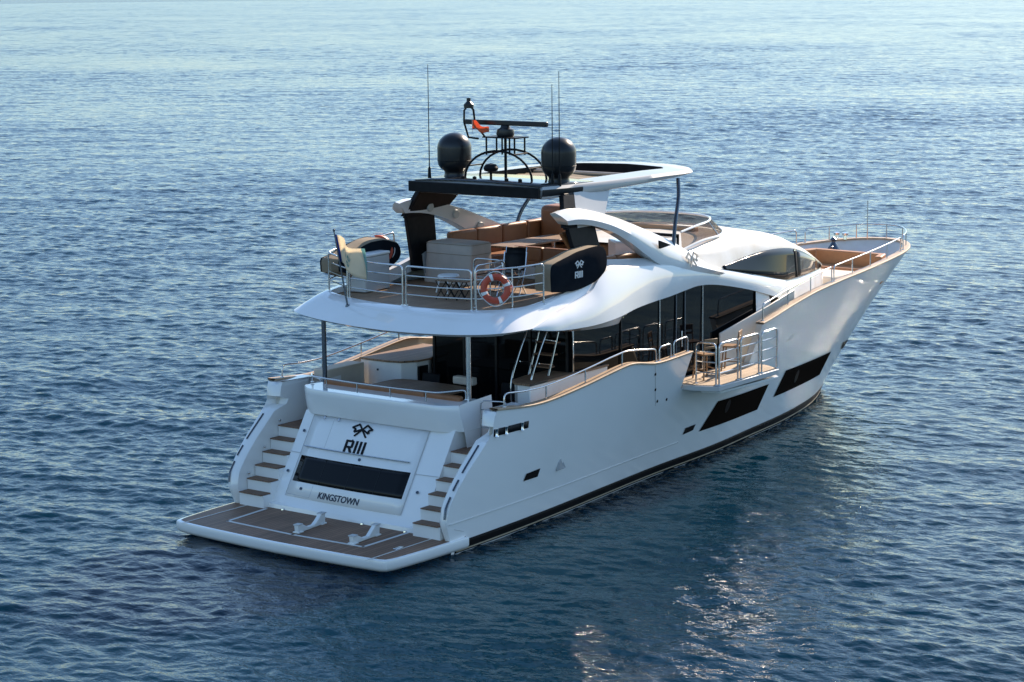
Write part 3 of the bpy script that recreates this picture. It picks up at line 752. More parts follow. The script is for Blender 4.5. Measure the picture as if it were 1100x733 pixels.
# starboard saloon glass following the moulding's edge
top = [(x, z) for x, y, z in E_ if x > 7.6]
b = MB(); n = len(top)
b.grid([[(x, -2.50, min(1.98 if x < 15.2 else deckz(x), z)) for x, z in top], [(x, -2.50, (z + 1.98) / 2) for x, z in top], [(x, -2.52, z + .06) for x, z in top]])
b.add([(7.6, -2.5, 1.98), (7.6, -2.44, 1.98), (7.6, -2.44, 4.38), (7.6, -2.5, 4.38)], [(0, 1, 2, 3)])
sg_o = b.build('saloon_side_glass', GLASS, YACHT, smooth=20); label(sg_o, 'long dark tinted saloon window on the starboard side')
for x, w, m in ((7.62, .018, STEEL), (9.6, .015, SATIN), (11.26, .014, STEEL), (12.0, .02, ANOD), (12.4, .02, ANOD), (13.22, .014, STEEL)):
    zt = float(np.interp(x, [t[0] for t in top], [t[1] for t in top]))
    MB().box(x - w, x + w, -2.545, -2.522, 2.0, zt - .01).build('mullion', m, sg_o, smooth=0)
MB().box(12.16, 12.2, -2.60, -2.55, 3.1, 3.5).build('door_pull', STEEL, sg_o, bevel=.006)

# upper side shelf and cockpit side wall of the flybridge
i0 = [i for i in range(90) if 8.2 < U_[i, 0] < 13.8]
b = MB(); fs_ = [[U_[i] + [0, .02, -.01] for i in i0], [(U_[i, 0], -2.52, U_[i, 2] + .18 * np.interp(U_[i, 0], [8.2, 9, 12, 13.8], [.4, 1, .6, 0])) for i in i0], [(U_[i, 0], -2.42, U_[i, 2] + .17) for i in i0], [(U_[i, 0], -2.36, 4.84) for i in i0]]
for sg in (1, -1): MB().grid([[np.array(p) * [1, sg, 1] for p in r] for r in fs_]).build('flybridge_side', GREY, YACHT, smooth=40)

# side arches
aU = crom([(7.15, 6.88), (7.55, 6.93), (8.27, 6.86), (9.51, 6.57), (10.8, 6.15), (12.04, 5.71), (13.2, 5.2), (14.1, 4.82)], 40)
aL = crom([(7.42, 6.58), (7.9, 6.55), (8.45, 6.46), (9.15, 6.26), (9.9, 5.93), (10.5, 5.60), (11.2, 5.25), (12.2, 5.02), (13.9, 4.72)], 40)
for sg in (-1, 1):
    b = MB(); rows = [[] for _ in range(7)]
    for i in range(40):
        u, l = aU[i], aL[i]; f = i / 39
        yo = 2.58 + .12 * f; yt = 2.44 + .08 * f
        m_ = u * .5 + l * .5
        pts = [(l[0], yo - .30, l[1] + .01), (l[0], yo - .02, l[1]), (l[0] * .65 + u[0] * .35, yo + .03, l[1] * .65 + u[1] * .35), (l[0] * .25 + u[0] * .75, yt + .06, l[1] * .25 + u[1] * .75), (u[0], yt - .06, u[1]), (u[0], yt - .20, u[1] - .03), (l[0], yo - .30, l[1] + .01)]
        for r, p in zip(rows, pts): r.append((p[0], sg * p[1], p[2]))
    b.grid(rows)
    for k in (0, 39): b.add([r[k] for r in rows[:6]], [tuple(range(6))])
    ar = b.build('side_arch', GEL, YACHT, smooth=50); label(ar, ('starboard' if sg < 0 else 'port') + ' white swept arch beside the flybridge seating')
    if sg > 0:
        for x in (8.35, 9.35, 10.35):
            z = (np.interp(x, aU[:, 0], aU[:, 1]) + np.interp(x, aL[:, 0], aL[:, 1])) / 2
            MB().lathe([(.001, -.03), (.10, -.03), (.12, .0), (.12, .02)], (x, 2.26, z), 16, 'y').build('speaker', GREY, ar)
    else:
        p = at(737, 263, 1, -2.62)
        b = MB(); P = [at(707.0, 258.5, 1, -2.66), at(719.5, 263.2, 1, -2.66), at(707.5, 267.2, 1, -2.66)]
        b.extr([Vector(q) for q in P], (0, -.05, 0)); b.build('air_vent', BLACK, ar, smooth=0)

# hardtop legs
for sg in (-1, 1):
    b = MB()
    b.add([(8.0, 2.62, 5.1), (8.95, 2.62, 5.1), (8.62, 2.46, 6.5), (7.55, 2.46, 6.5), (8.0, 2.50, 5.1), (8.95, 2.50, 5.1), (8.62, 2.35, 6.5), (7.55, 2.35, 6.5)], [(0, 1, 2, 3), (4, 5, 6, 7), (0, 1, 5, 4), (1, 2, 6, 5), (2, 3, 7, 6), (3, 0, 4, 7)])
    b.v = [(x, sg * y, z) for x, y, z in b.v]
    lg = b.build('hardtop_leg', BLACK, YACHT, smooth=0, bevel=.02)
    b = MB()
    b.add([(7.5, 2.46, 6.45), (8.95, 2.46, 6.45), (9.7, 2.14, 7.25), (7.85, 2.14, 7.25), (7.5, 2.35, 6.45), (8.95, 2.35, 6.45), (9.7, 2.02, 7.25), (7.85, 2.02, 7.25)], [(0, 1, 2, 3), (4, 5, 6, 7), (0, 1, 5, 4), (1, 2, 6, 5), (2, 3, 7, 6), (3, 0, 4, 7)])
    b.v = [(x, sg * y, z) for x, y, z in b.v]
    b.build('leg_fin', BLACK, lg, smooth=0, bevel=.02)
    b = MB(); b.extr([(7.92, 2.460, 6.46), (8.95, 2.460, 6.46), (9.69, 2.147, 7.24), (8.22, 2.147, 7.24)], (0, .014, .005)); b.v = [(x, sg * y, z) for x, y, z in b.v]; b.build('leg_cheek', GREY, lg, smooth=0)
    b = MB(); b.add([(7.44, 2.452, 6.50), (7.9, 2.452, 6.50), (8.2, 2.172, 7.2), (7.78, 2.172, 7.2), (7.44, 2.34, 6.50), (7.9, 2.34, 6.50), (8.2, 2.04, 7.2), (7.78, 2.04, 7.2)], [(0, 1, 2, 3), (4, 5, 6, 7), (0, 1, 5, 4), (1, 2, 6, 5), (2, 3, 7, 6), (3, 0, 4, 7)])
    b.v = [(x, sg * (y + .004), z) for x, y, z in b.v]; b.build('leg_edge', BLACK, lg, smooth=0)

# ------------------------------------------------------------------ hardtop
hs = crom([(7.25, 1.95), (8.4, 2.15), (9.8, 2.25), (11.5, 2.26), (12.8, 2.20), (13.45, 2.08)], 24)
fr_ = crom([(13.45, 2.08), (13.9, 1.75), (14.25, 1.0), (14.4, 0)], 12)[1:]
half = [(7.2, 0)] + [tuple(p) for p in hs] + [tuple(p) for p in fr_]
def ztop(x, y): return 7.47 - .055 * (abs(y) / 2.2) ** 2 - .02 * max(0, x - 12)
ring_o = half + [(x, -y) for x, y in half[::-1][1:-1]]
op = [(9.25, 0), (9.25, 1.55), (13.0, 1.5), (13.35, 1.25), (13.6, 0)]
ring_i = []
ctr = np.array([11.0, 0.0])
def edge_hit(px_, py_):
    # same-direction point on the opening outline
    O = op + [(x, -y) for x, y in op[::-1][1:-1]]
    d = np.array([px_, py_]) - ctr; best = None
    for k in range(len(O)):
        a = np.array(O[k]) - ctr; c = np.array(O[(k + 1) % len(O)]) - ctr; e = c - a
        den = d[0] * e[1] - d[1] * e[0]
        if abs(den) < 1e-9: continue
        t = (a[0] * e[1] - a[1] * e[0]) / den; u = (a[0] * d[1] - a[1] * d[0]) / den
        if t > 0 and -1e-6 <= u <= 1 + 1e-6: best = ctr + d * t
    return best
# dense outline
def dense(P, n=10):
    out = []
    for k in range(len(P)):
        a, c = np.array(P[k]), np.array(P[(k + 1) % len(P)]); m_ = max(1, int(np.linalg.norm(c - a) / .25))
        out += [a + (c - a) * j / m_ for j in range(m_)]
    return out
ring_o = dense(ring_o); ring_i = [edge_hit(x, y) for x, y in ring_o]
b = MB(); R_ = []
def row(P, f): return [(x, y, f(x, y)) for x, y in P]
sc_ = lambda P, s: [(ctr[0] + (x - ctr[0]) * s, y * s) for x, y in P]
R_ = [row(ring_i, lambda x, y: 7.20), row(ring_i, lambda x, y: ztop(x, y) + .0), row([(np.array(o) * .2 + np.array(i) * .8) for o, i in zip(ring_o, ring_i)], lambda x, y: ztop(x, y) + .005),
      row(sc_(ring_o, .975), ztop), row(ring_o, lambda x, y: ztop(x, y) - .07), row(sc_(ring_o, .995), lambda x, y: 7.15 + .024 * (x - 7)), row(sc_(ring_o, .97), lambda x, y: 7.13 + .024 * (x - 7)), row(ring_i, lambda x, y: 7.20)]
b.grid([r + [r[0]] for r in R_])
ht = b.build('hardtop', SILVER, YACHT, smooth=45); label(ht, 'pale hardtop roof frame with an open sunroof')
MB().grid([[(x, y, 7.19) for x, y in ring_i + ring_i[:1]], [(ctr[0] + (x - ctr[0]) * .995, y * .995, ztop(x, y) - .004) for x, y in ring_i + ring_i[:1]]]).build('sunroof_rim', BLACK, ht)
b = MB(); b.box(7.12, 7.22, -1.93, 1.93, 7.17, 7.42); b.box(7.22, 9.0, -1.9, 1.9, 7.16, 7.195); b.build('aft_beam', BLACK, ht, bevel=.02)
rows = [[(x, y * w, ztop(x, y * w) + .008) for y in np.linspace(-1, 1, 9)] for x, w in ((7.24, 1.88), (7.9, 1.98), (8.5, 2.03), (9.18, 2.05))]
b = MB(); b.grid(rows); b.build('gloss_aft_panel', GLOSS, ht, solid=.006)
for sg in (-1, 1):
    rows = [[], [], []]
    for x, y in hs[:6]:
        rows[0].append((x, sg * (y + .012), ztop(x, y) - .06)); rows[1].append((x, sg * (y + .016), 7.3)); rows[2].append((x, sg * (y * .985 + .015), 7.19))
    MB().grid(rows).build('corner_trim', SATIN, ht, smooth=40)
# rolled canvas over the sunroof
b = MB(); rr_ = []
for x in np.linspace(9.3, 11.6, 15):
    rr_.append([(x, y, 7.30 + .035 * math.sin(x * 14) * (1 if x > 10.6 else .3) + .02 * math.sin(y * 3)) for y in np.linspace(-1.5, 1.5, 13)])
b.grid(rr_); b.build('sunroof_canvas', KHAKI, ht, solid=.02)
for k in range(3):
    b = MB(); b.tube([(11.55 + .10 * k, y, 7.32 + .03 * (k % 2)) for y in np.linspace(-1.45, 1.45, 10)], .05, 8); b.build('canvas_roll', BEIGE if k == 1 else KHAKI, ht)
# forward stays
for sg in (-1, 1):
    q = crom([(12.75, sg * 2.1, 7.22), (12.62, sg * 2.2, 6.8), (12.2, sg * 2.38, 6.2), (12.0, sg * 2.45, 5.65)], 12)
    b = MB(); b.tube(q, .05, 10); b.build('hardtop_stay', ANOD, ht)

# satellite domes on the hardtop
for sg in (-1, 1):
    b = MB(); r = .415
    prof = [(.001, -.60), (.27, -.60), (.25, -.54), (.24, -.49), (.26, -.45), (.34, -.39), (r * .95, -.31), (r, -.20), (r, .10)] + [(r * math.cos(a), .10 + r * .90 * math.sin(a)) for a in np.linspace(.12, math.pi / 2 - .02, 12)]
    b.lathe(prof, (8.45, sg * 1.56, 8.03), 36); dm = b.build('satellite_dome', SATIN, YACHT, smooth=50)
    MB().tube([(8.45 + r * 1.002 * math.cos(a), sg * 1.56 + r * 1.002 * math.sin(a), 7.83) for a in np.linspace(0, 2 * math.pi, 36, endpoint=False)], .006, 5, True).build('dome_seam', BLACK, dm)
# radar mast
b = MB()
for dx in (-.3, .28):
    q = [(8.45 + dx, 1.0 * math.cos(a), 7.45 + .68 * math.sin(a)) for a in np.linspace(0, math.pi, 16)]
    b.tube(q, .028, 8)
b.tube([(8.45, -.75, 7.95), (8.45, .75, 7.95)], .001, 4)
for a in (.45, 1.1, math.pi - 1.1, math.pi - .45):
    b.tube([(8.15, math.cos(a), 7.45 + .68 * math.sin(a)), (8.73, math.cos(a), 7.45 + .68 * math.sin(a))], .018, 6)
for y, x in ((.42, 8.25), (.42, 8.65), (-.42, 8.25), (-.42, 8.65), (0.1, 8.45), (-.12, 8.45)):
    b.tube([(x, y, 8.02), (x, y, 8.43)], .022, 6)
b.tube([(8.45, 0, 7.45), (8.45, 0, 8.45)], .035, 8)
b.obox((8.45, 0, 8.44), (.26, 0, 0), (0, .5, 0), (0, 0, .015))
mast = b.build('radar_mast', BLACK, YACHT, smooth=40)
b = MB(); b.lathe([(.001, 0), (.20, 0), (.22, .06), (.20, .17), (.13, .20), (.10, .26), (.001, .26)], (8.45, .0, 8.46), 20); b.build('radar_gearbox', SATIN, mast, smooth=40)
b = MB(); b.obox((8.45, -.02, 8.775), (.055, 0, 0), (0, 1.22, 0), (0, 0, .06)); b.build('radar_scanner', SATIN, mast, bevel=.025)
b = MB(); b.tube([(8.2, .42, 8.44), (8.2, .72, 8.78), (8.2, .76, 9.08)], .028, 6); b.tube([(8.2, .62, 8.40), (8.2, .92, 8.42), (8.2, 1.05, 8.78), (8.2, 1.04, 9.06), (8.2, .9, 9.2), (8.2, .76, 9.08)], .026, 6); b.build('light_bracket', BLACK, mast)
b = MB(); b.lathe([(.001, 0), (.12, 0), (.12, .09), (.05, .16), (.05, .24), (.001, .25)], (8.2, .9, 9.12), 14); b.build('masthead_lamp', SATIN, mast)
b = MB(); b.lathe([(.001, 0), (.03, 0), (.03, .16), (.16, .2), (.18, .27), (.13, .35), (.001, .38)], (8.0, .1, 7.47), 18); b.build('gps_antenna', BLACK, ht)
for y in (.75, .4, -.55, -.95): MB().lathe([(.001, 0), (.05, 0), (.05, .06), (.001, .08)], (7.75, y, 7.47), 10).build('deck_fitting', BLACK, ht)
for y, zt in ((1.9, 10.15), (-1.78, 9.75), (-1.98, 10.05)):
    b = MB(); b.lathe([(.001, 0), (.045, 0), (.035, .25), (.02, .3)], (7.9, y, 7.40), 10); b.tube([(7.9, y, 7.65), (7.9, y, zt)], [.014, .007], 6); b.build('whip_antenna', BLACK, ht)

# ------------------------------------------------------------------ pilothouse and coachroof
Bc = crom([(12.9, -2.60, 5.02), (14.1, -2.55, 4.83), (15.1, -2.51, 4.63), (16.2, -2.47, 4.41), (17.65, -2.33, 4.12), (18.5, -2.15, 4.06), (19.4, -1.98, 4.05), (20.2, -1.80, 4.05), (21.1, -1.50, 4.05), (21.55, -.9, 4.05), (21.7, 0, 4.05)], 61)
Wc = crom([(12.9, -2.48, 5.16), (14.1, -2.50, 4.90), (15.1, -2.38, 4.95), (16.0, -2.28, 5.01), (17.0, -2.22, 5.03), (18.1, -2.10, 4.95), (19.0, -2.0, 4.78), (20.1, -1.80, 4.44), (21.1, -1.50, 4.07), (21.5, -.9, 4.07), (21.66, 0, 4.07)], 61)
Cc = crom([(12.9, -2.30, 5.42), (14.2, -2.20, 5.48), (15.2, -2.08, 5.50), (16.6, -1.92, 5.43), (17.5, -1.85, 5.30), (18.2, -1.80, 5.17), (19.2, -1.70, 4.90), (20.2, -1.60, 4.48), (21.15, -1.45, 4.08), (21.5, -.88, 4.08), (21.65, 0, 4.08)], 61)
Dc = crom([(12.9, -1.9, 5.45), (14.2, -1.8, 5.52), (15.2, -1.7, 5.56), (16.6, -1.5, 5.52), (17.5, -1.4, 5.42), (18.2, -1.3, 5.30), (19.2, -1.2, 5.04), (20.2, -1.1, 4.62), (21.1, -1.0, 4.18), (21.5, -.6, 4.10), (21.64, 0, 4.09)], 61)
Hc = crom([(12.9, 0, 5.46), (14.2, 0, 5.56), (15.2, 0, 5.60), (16.6, 0, 5.56), (17.5, 0, 5.48), (18.2, 0, 5.38), (19.2, 0, 5.14), (20.2, 0, 4.75), (21.0, 0, 4.36), (21.4, 0, 4.18), (21.6, 0, 4.10)], 61)
keep = [i for i in range(61)]
sel = lambda C, x0: [p for p in C]
b = MB()
rows = [Bc, Wc, Wc * .55 + Cc * .45 + np.array([0, -.05, .03]), Cc, Cc * .45 + Dc * .55 + np.array([0, -.02, .025]), Dc, Hc]
b.grid([list(r) for r in rows]); b.mirror()
ph = b.build('coachroof', GEL2, YACHT, smooth=50); label(ph, 'weathered white pilothouse roof with brow over dark window')
# house side below the window, down to the side deck
b = MB(); q0 = [p + [0, 0, .0] for p in Bc if p[0] > 15.6]; q1 = [(p[0] + .05, p[1] - .05 - .05 * (p[0] < 20), deckz(p[0]) - .05) for p in q0]
q0s = [np.array([p[0], p[1] - .04 if p[0] < 17.6 else p[1], p[2]]) for p in q0]
b.grid([q0, [np.array(a) * .85 + np.array(c) * .15 + [0, -.05, 0] for a, c in zip(q0, q1)], q1]); b.mirror(); b.build('house_side', GEL, YACHT, smooth=50)
# pilothouse window (outset pane between the lower line and the brow)
def win(sg):
    b = MB(); rows = []
    idx = [i for i in range(61) if 14.05 < Bc[i, 0] < 20.95]
    wt = lambda x: np.array([x, np.interp(x, Wc[:, 0], Wc[:, 1]), np.interp(x, Wc[:, 0], Wc[:, 2])])
    bt = lambda x: np.array([x, np.interp(x, Bc[:, 0], Bc[:, 1]), np.interp(x, Bc[:, 0], Bc[:, 2])])
    X = np.linspace(14.2, 20.9, 44)
    for t in (0.02, .25, .5, .75, .97):
        r = []
        for x in X:
            lo = bt(x); hi = wt(min(x, 20.9)); p = lo * (1 - t) + hi * t + np.array([0, -.018, .006]); r.append(p * [1, sg, 1])
        rows.append(r)
    b.grid(rows); return b.build('pilothouse_window', PGLASS, YACHT, smooth=60, solid=.01), X, wt, bt
w_o, X, wt, bt = win(1); win(-1)
b = MB(); b.grid([[bt(x) * (1 - t) + wt(x) * t + np.array([0, -.026, .009]) for x in (18.55, 18.72)] for t in np.linspace(.03, .95, 6)]); b.build('window_post', BLACK, w_o, solid=.008)
b = MB(); b.grid([[bt(x) * (1 - t) + wt(x) * t + np.array([0, -.027, .009]) for x in np.linspace(18.75, 20.4, 8)] for t in np.linspace(.06, .9, 5)]); b.build('forward_pane', GLASS2, w_o, solid=.006)
# front windscreen
b = MB(); idx = [i for i in range(61) if 19.0 < Hc[i, 0] < 21.2]
rows = []
for r in (Dc, Hc): rows.append([r[i] + np.array([.02, 0, .03]) for i in idx])
b.grid(rows); b.mirror(); b.build('front_windscreen', GLASS, ph, solid=.01)
# emblem on the starboard quarter
emblem(ph, lambda a, c, d: (12.45 + a, -2.70 - d * 2 + c * .25, 5.27 + c), .46, CREAM)
text = None
# flybridge windscreen
rim = crom([(12.5, -2.35, 5.92), (13.4, -2.22, 5.98), (14.6, -1.85, 5.98), (15.5, -1.2, 5.98), (15.85, 0, 5.98), (15.5, 1.2, 5.98), (14.6, 1.85, 5.98), (13.4, 2.22, 5.98), (12.5, 2.35, 5.92)], 41)
bas = crom([(12.6, -2.32, 5.46), (13.6, -2.24, 5.58), (15.0, -1.95, 5.58), (16.05, -1.25, 5.6), (16.4, 0, 5.62), (16.05, 1.25, 5.6), (15.0, 1.95, 5.58), (13.6, 2.24, 5.58), (12.6, 2.32, 5.46)], 41)
gm = bpy.data.materials.new('tinted_acrylic'); gm.use_nodes = True; t_ = gm.node_tree
gb = t_.nodes['Principled BSDF']; gb.inputs['Roughness'].default_value = .05; gb.inputs['Base Color'].default_value = (.10, .08, .07, 1)
tr_ = t_.nodes.new('ShaderNodeBsdfTransparent'); tr_.inputs[0].default_value = (.74, .68, .63, 1); mx_ = t_.nodes.new('ShaderNodeMixShader'); mx_.inputs[0].default_value = .12
t_.links.new(tr_.outputs[0], mx_.inputs[1]); t_.links.new(gb.outputs[0], mx_.inputs[2]); t_.links.new(mx_.outputs[0], t_.nodes['Material Output'].inputs[0])
b = MB(); b.grid([list(bas), list(rim)]); ws = b.build('flybridge_windscreen', gm, YACHT, solid=.012)
b = MB(); b.tube(rim, .03, 8); b.tube(bas, .035, 8); b.tube([bas[9], rim[9]], .025, 6); b.tube([bas[31], rim[31]], .025, 6); b.build('windscreen_frame', GEL, ws)

# ------------------------------------------------------------------ flybridge furniture (built in)
def sofa(name, x0, x1, y0, y1, z0, zseat, zback, side, m=LEATHER, parent=YACHT, cushions=3):
    b = MB(); b.box(x0, x1, y0, y1, z0, zseat - .16); base = b.build(name, GREY, parent, bevel=.02)
    b = MB(); b.box(x0 + .01, x1 - .01, y0 + .01, y1 - .01, zseat - .155, zseat); b.build('seat_cushion', m, base, bevel=.05, seg=3)
    for k in range(cushions):
        b = MB()
        if side in ('port', 'stbd'):
            a, c = x0 + (x1 - x0) * k / cushions + .01, x0 + (x1 - x0) * (k + 1) / cushions - .01
            b.box(a, c, *((y1 - .2, y1) if side == 'port' else (y0, y0 + .2)), zseat - .05, zback)
        else:
            a, c = y0 + (y1 - y0) * k / cushions + .01, y0 + (y1 - y0) * (k + 1) / cushions - .01
            b.box(*((x1 - .2, x1) if side == 'fwd' else (x0, x0 + .2)), a, c, zseat - .05, zback)
        b.build('back_cushion', m, base, bevel=.06, seg=3)
    return base
sofa('port_settee', 9.0, 13.2, 1.55, 2.32, 4.86, 5.32, 5.98, 'port', cushions=4)
sofa('centre_settee', 9.75, 10.6, -1.0, .85, 4.86, 5.34, 5.66, 'aft', cushions=2)
sofa('starboard_settee', 8.9, 11.6, -2.3, -1.6, 4.86, 5.32, 5.62, 'stbd', cushions=3)
b = MB(); b.add([(7.62, -2.24, 6.35), (8.5, -2.24, 6.42), (9.3, -2.24, 5.7), (8.3, -2.24, 5.6), (7.62, -2.12, 6.35), (8.5, -2.12, 6.42), (9.3, -2.12, 5.7), (8.3, -2.12, 5.6)], [(0, 1, 2, 3), (4, 5, 6, 7), (0, 1, 5, 4), (1, 2, 6, 5), (2, 3, 7, 6), (3, 0, 4, 7)]); b.build('arch_pad', LEATHER, YACHT, bevel=.03)
b = MB(); b.box(12.6, 13.35, 1.3, 2.1, 5.4, 6.35); b.build('helm_seat', LEATHER, YACHT, bevel=.15, seg=4)
b = MB(); b.prism([(12.0, -2.05), (12.9, -2.0), (12.9, -.7), (11.7, -.7), (11.3, -1.2), (11.3, -2.05)], 4.86, 5.74); con = b.build('helm_console', GEL, YACHT, bevel=.05)
b = MB(); b.box(12.905, 12.96, -2.0, -.7, 5.2, 5.80); b.build('console_panel', BLACK, con)
MB().sphere((12.1, -1.2, 5.76), (.15, .1, .05), 8).build('compass', ANOD, con)
b = MB(); b.box(13.2, 15.4, -1.9, 1.6, 4.86, 5.36); b.build('sun_lounge', TAN, YACHT, bevel=.06, seg=3)
b = MB(); b.box(15.2, 15.5, -1.0, 1.0, 5.36, 5.7); b.build('lounge_back', TAN, YACHT, bevel=.08, seg=3)

# flybridge rails
def fly(path, posts=1, rungs=(.28, .52, .76), h=.9): return railing([(x, y, z) for x, y, z in path], h, YACHT, rungs, .021, posts, .10)
fly([(7.8, 2.98, 5.15), (6.4, 3.0, 5.02), (5.5, 2.9, 4.97), (5.12, 2.74, 4.95)], 2)
fly([(5.08, 2.70, 4.95), (4.90, 2.2, 4.9), (4.78, 1.86, 4.88)], 0)
fly([(4.74, 1.76, 4.88), (4.64, .9, 4.87), (4.62, .06, 4.87)], 0)
fly([(4.62, -.04, 4.87), (4.64, -.9, 4.87), (4.78, -1.80, 4.88)], 0)
fly([(4.82, -1.90, 4.88), (5.0, -2.36, 4.92), (5.3, -2.72, 4.95), (5.95, -2.93, 4.98)], 1)
railing([(5.3, -1.5, 4.85), (6.4, -1.5, 4.85)], .95, YACHT, (.3, .55, .78), .02, 1, .15)
railing([(6.4, -1.45, 4.85), (6.4, -.6, 4.85)], .95, YACHT, (.55,), .02, 0, .15)

# ladder between cockpit and flybridge
b = MB()
for dy in (0, .55):
    b.tube(crom([(6.35, -1.75 - dy, 1.97), (6.25, -1.75 - dy, 2.9), (6.55, -1.75 - dy, 3.6), (7.05, -1.75 - dy, 4.35)], 14), .022, 8)
    b.tube(crom([(6.55, -1.75 - dy, 2.2), (7.0, -1.75 - dy, 3.2), (7.45, -1.75 - dy, 4.3)], 10), .022, 8)
    for t in (.35, .6, .85):
        b.tube([(6.3 + .6 * t * t + .1, -1.75 - dy, 2.2 + 2.1 * t), (6.75 + .62 * t, -1.75 - dy, 2.1 + 2.1 * t)], .013, 6)
ld = b.build('flybridge_ladder', STEEL, YACHT)
for k in range(8):
    z = 2.2 + .27 * k; x = 6.55 + .115 * k
    b = MB(); b.box(x, x + .24, -2.28, -1.77, z, z + .035); b.build('tread', TEAKD, ld, bevel=.006)
# gate at the top of the starboard stairs
railing([(4.35, -2.35, 1.96), (4.55, -2.92, 1.96)], 1.0, YACHT, (.2, .4, .6, .8), .02, 0, .12, 'stair_gate')
railing([(4.35, 2.35, 1.96), (4.55, 2.92, 1.96)], 1.0, YACHT, (.2, .4, .6, .8), .02, 0, .12, 'stair_gate')

# bulwark rails
def on_cap(x0, x1, sg, n=8, inset=.1):
    return [(x, sg * (float(np.interp(x, SH[:, 0], SH[:, 1])) - inset), float(np.interp(x, SH[:, 0], SH[:, 2])) + .05) for x in np.linspace(x0, x1, n)]
for sg in (-1, 1):
    railing(on_cap(4.0, 9.85, sg, 10), .30, YACHT, (), .02, 3, .15)
railing(on_cap(9.98, 10.5, -1, 3), .33, YACHT, (), .02, 0, .1); railing(on_cap(10.62, 11.25, -1, 3), .36, YACHT, (), .02, 0, .1)
def bowrail(sg, x0, x1, posts, h=.42):
    P = [p for p in (plan_off(i, .1) * [1, sg, 1] + [0, 0, .05] for i in range(NS)) if x0 <= p[0] <= x1]
    P = P[::max(1, len(P) // 14)]; return railing([tuple(p) for p in P], h, YACHT, (), .019, posts, .12)
bowrail(-1, 14.95, 19.7, 2); bowrail(-1, 19.85, 25.6, 3); bowrail(1, 12.5, 19.7, 3); bowrail(1, 19.85, 25.6, 3)
P = [tuple(p * [1, -1, 1] + [0, 0, .05]) for p in (plan_off(i, .1) for i in range(NS)) if p[0] > 25.75 and p[1] > .02]
P = P[::2] + [(27.9, 0, 4.11)] + [(x, -y, z) for x, y, z in P[::2][::-1]]
railing(P, .42, YACHT, (), .02, 5, .12)
b = MB(); b.tube([(27.3, .35, 4.1), (27.3, .35, 5.3)], .016, 6); b.build('jackstaff', STEEL, YACHT)
for y in (.3, -.3):
    MB().lathe([(.001, 0), (.12, 0), (.09, .06), (.07, .16), (.10, .2), (.001, .22)], (26.4, y, deckz(26.4)), 14).build('windlass', CHROME, YACHT)
b = MB(); b.lathe([(.001, 0), (.2, 0), (.16, .12), (.05, .3), (.12, .36), (.001, .45)], (25.9, .75, 3.85), 12); b.obox((25.9, .75, 3.95), (.35, .1, 0), (0, .05, 0), (0, 0, .08)); b.build('searchlight', ANOD, YACHT, bevel=.02)
for y in (1.25, .95): MB().lathe([(.001, 0), (.07, 0), (.06, .12), (.1, .14), (.1, .2), (.001, .22)], (27.0, y, 4.09), 12).build('mooring_bollard', CHROME, YACHT)

# foredeck seating
b = MB(); b.box(21.75, 23.3, -1.5, 1.4, 3.2, 3.68); b.build('foredeck_sunpad', CREAM, YACHT, bevel=.08, seg=3)
BOWL = mat('bow_leather_painted_glow', (.50, .22, .085), .5, noise=(3, (.35, .15, .06), .7), bump=(20, .15, .004))  # brown leather brightened to orange, bounced sunlight put into its colour
b = MB(); b.prism([(24.25, -1.75), (25.0, -1.5), (25.15, .95), (24.3, 1.25), (24.15, 1.0), (24.9, .8), (24.8, -1.35), (24.15, -1.55)], 3.2, 4.02); b.build('bow_settee_back', BOWL, YACHT, bevel=.04, seg=3)
b = MB(); b.box(24.1, 24.8, -1.35, .85, 3.2, 3.62); b.build('bow_settee_seat', BOWL, YACHT, bevel=.05, seg=3)
b = MB(); b.prism([(25.2, -1.15), (25.2, 1.15), (26.0, .85), (26.6, .4), (26.7, 0), (26.6, -.4), (26.0, -.85)], 3.38, 3.56); b.build('anchor_deck', NONSK, YACHT, bevel=.02)
b = MB(); b.box(21.8, 24.6, 1.0, 1.6, 3.15, 3.5); b.build('foredeck_side_bench', NONSK, YACHT, bevel=.03)

# raised white bulwark panel forward of the balcony (inboard of the rails)
b = MB(); P = [(13.88, 3.22), (16.2, 3.62), (17.6, 3.9), (17.6, 2.6), (13.88, 2.02)]
b.extr([(x, -2.66, z) for x, z in P], (0, .05, 0)); b.build('side_deck_panel', GEL2, YACHT, bevel=.01)

# ------------------------------------------------------------------ fold-down balcony
bx0, bx1 = 11.62, 14.86
b = MB(); b.prism([(bx0 - .25, -2.62), (bx1, -2.62), (bx1, -3.50), (bx1 - .3, -3.98), (bx0, -4.02), (bx0 - .25, -3.45)], 2.20, 2.33)
balc = b.build('fold_down_balcony', GREY, YACHT, bevel=.015); label(balc, 'fold-down side balcony with teak floor and steel rails')
b = MB(); b.prism([(bx0 - .2, -2.62), (bx1 - .05, -2.62), (bx1 - .05, -3.48), (bx1 - .33, -3.92), (bx0 + .05, -3.96), (bx0 - .2, -3.42)], 2.331, 2.345); b.build('balcony_teak', TEAKB, balc, smooth=0)
b = MB(); b.prism([(bx0 + .3, -3.32), (bx1 + .25, -3.22), (bx1 + .3, -3.42), (bx1 - .2, -3.9), (bx0 + .45, -3.78)], 2.06, 2.12); b.build('balcony_lower_flange', GEL, balc, bevel=.01)
for k, (a, c) in enumerate((((bx0 + .02, -3.35), (bx0 + .02, -3.92)), ((bx0 + .08, -3.97), (bx0 + .98, -3.95)), ((bx0 + 1.12, -3.95), (bx0 + 2.0, -3.94)), ((bx0 + 2.14, -3.94), (bx0 + 2.95, -3.9)))):
    railing([(*a, 2.35), (*c, 2.35)], 1.02, balc, (.28, .54, .78), .023, 0, .12)
for x in (bx0 - .2, bx0 + .3): pass

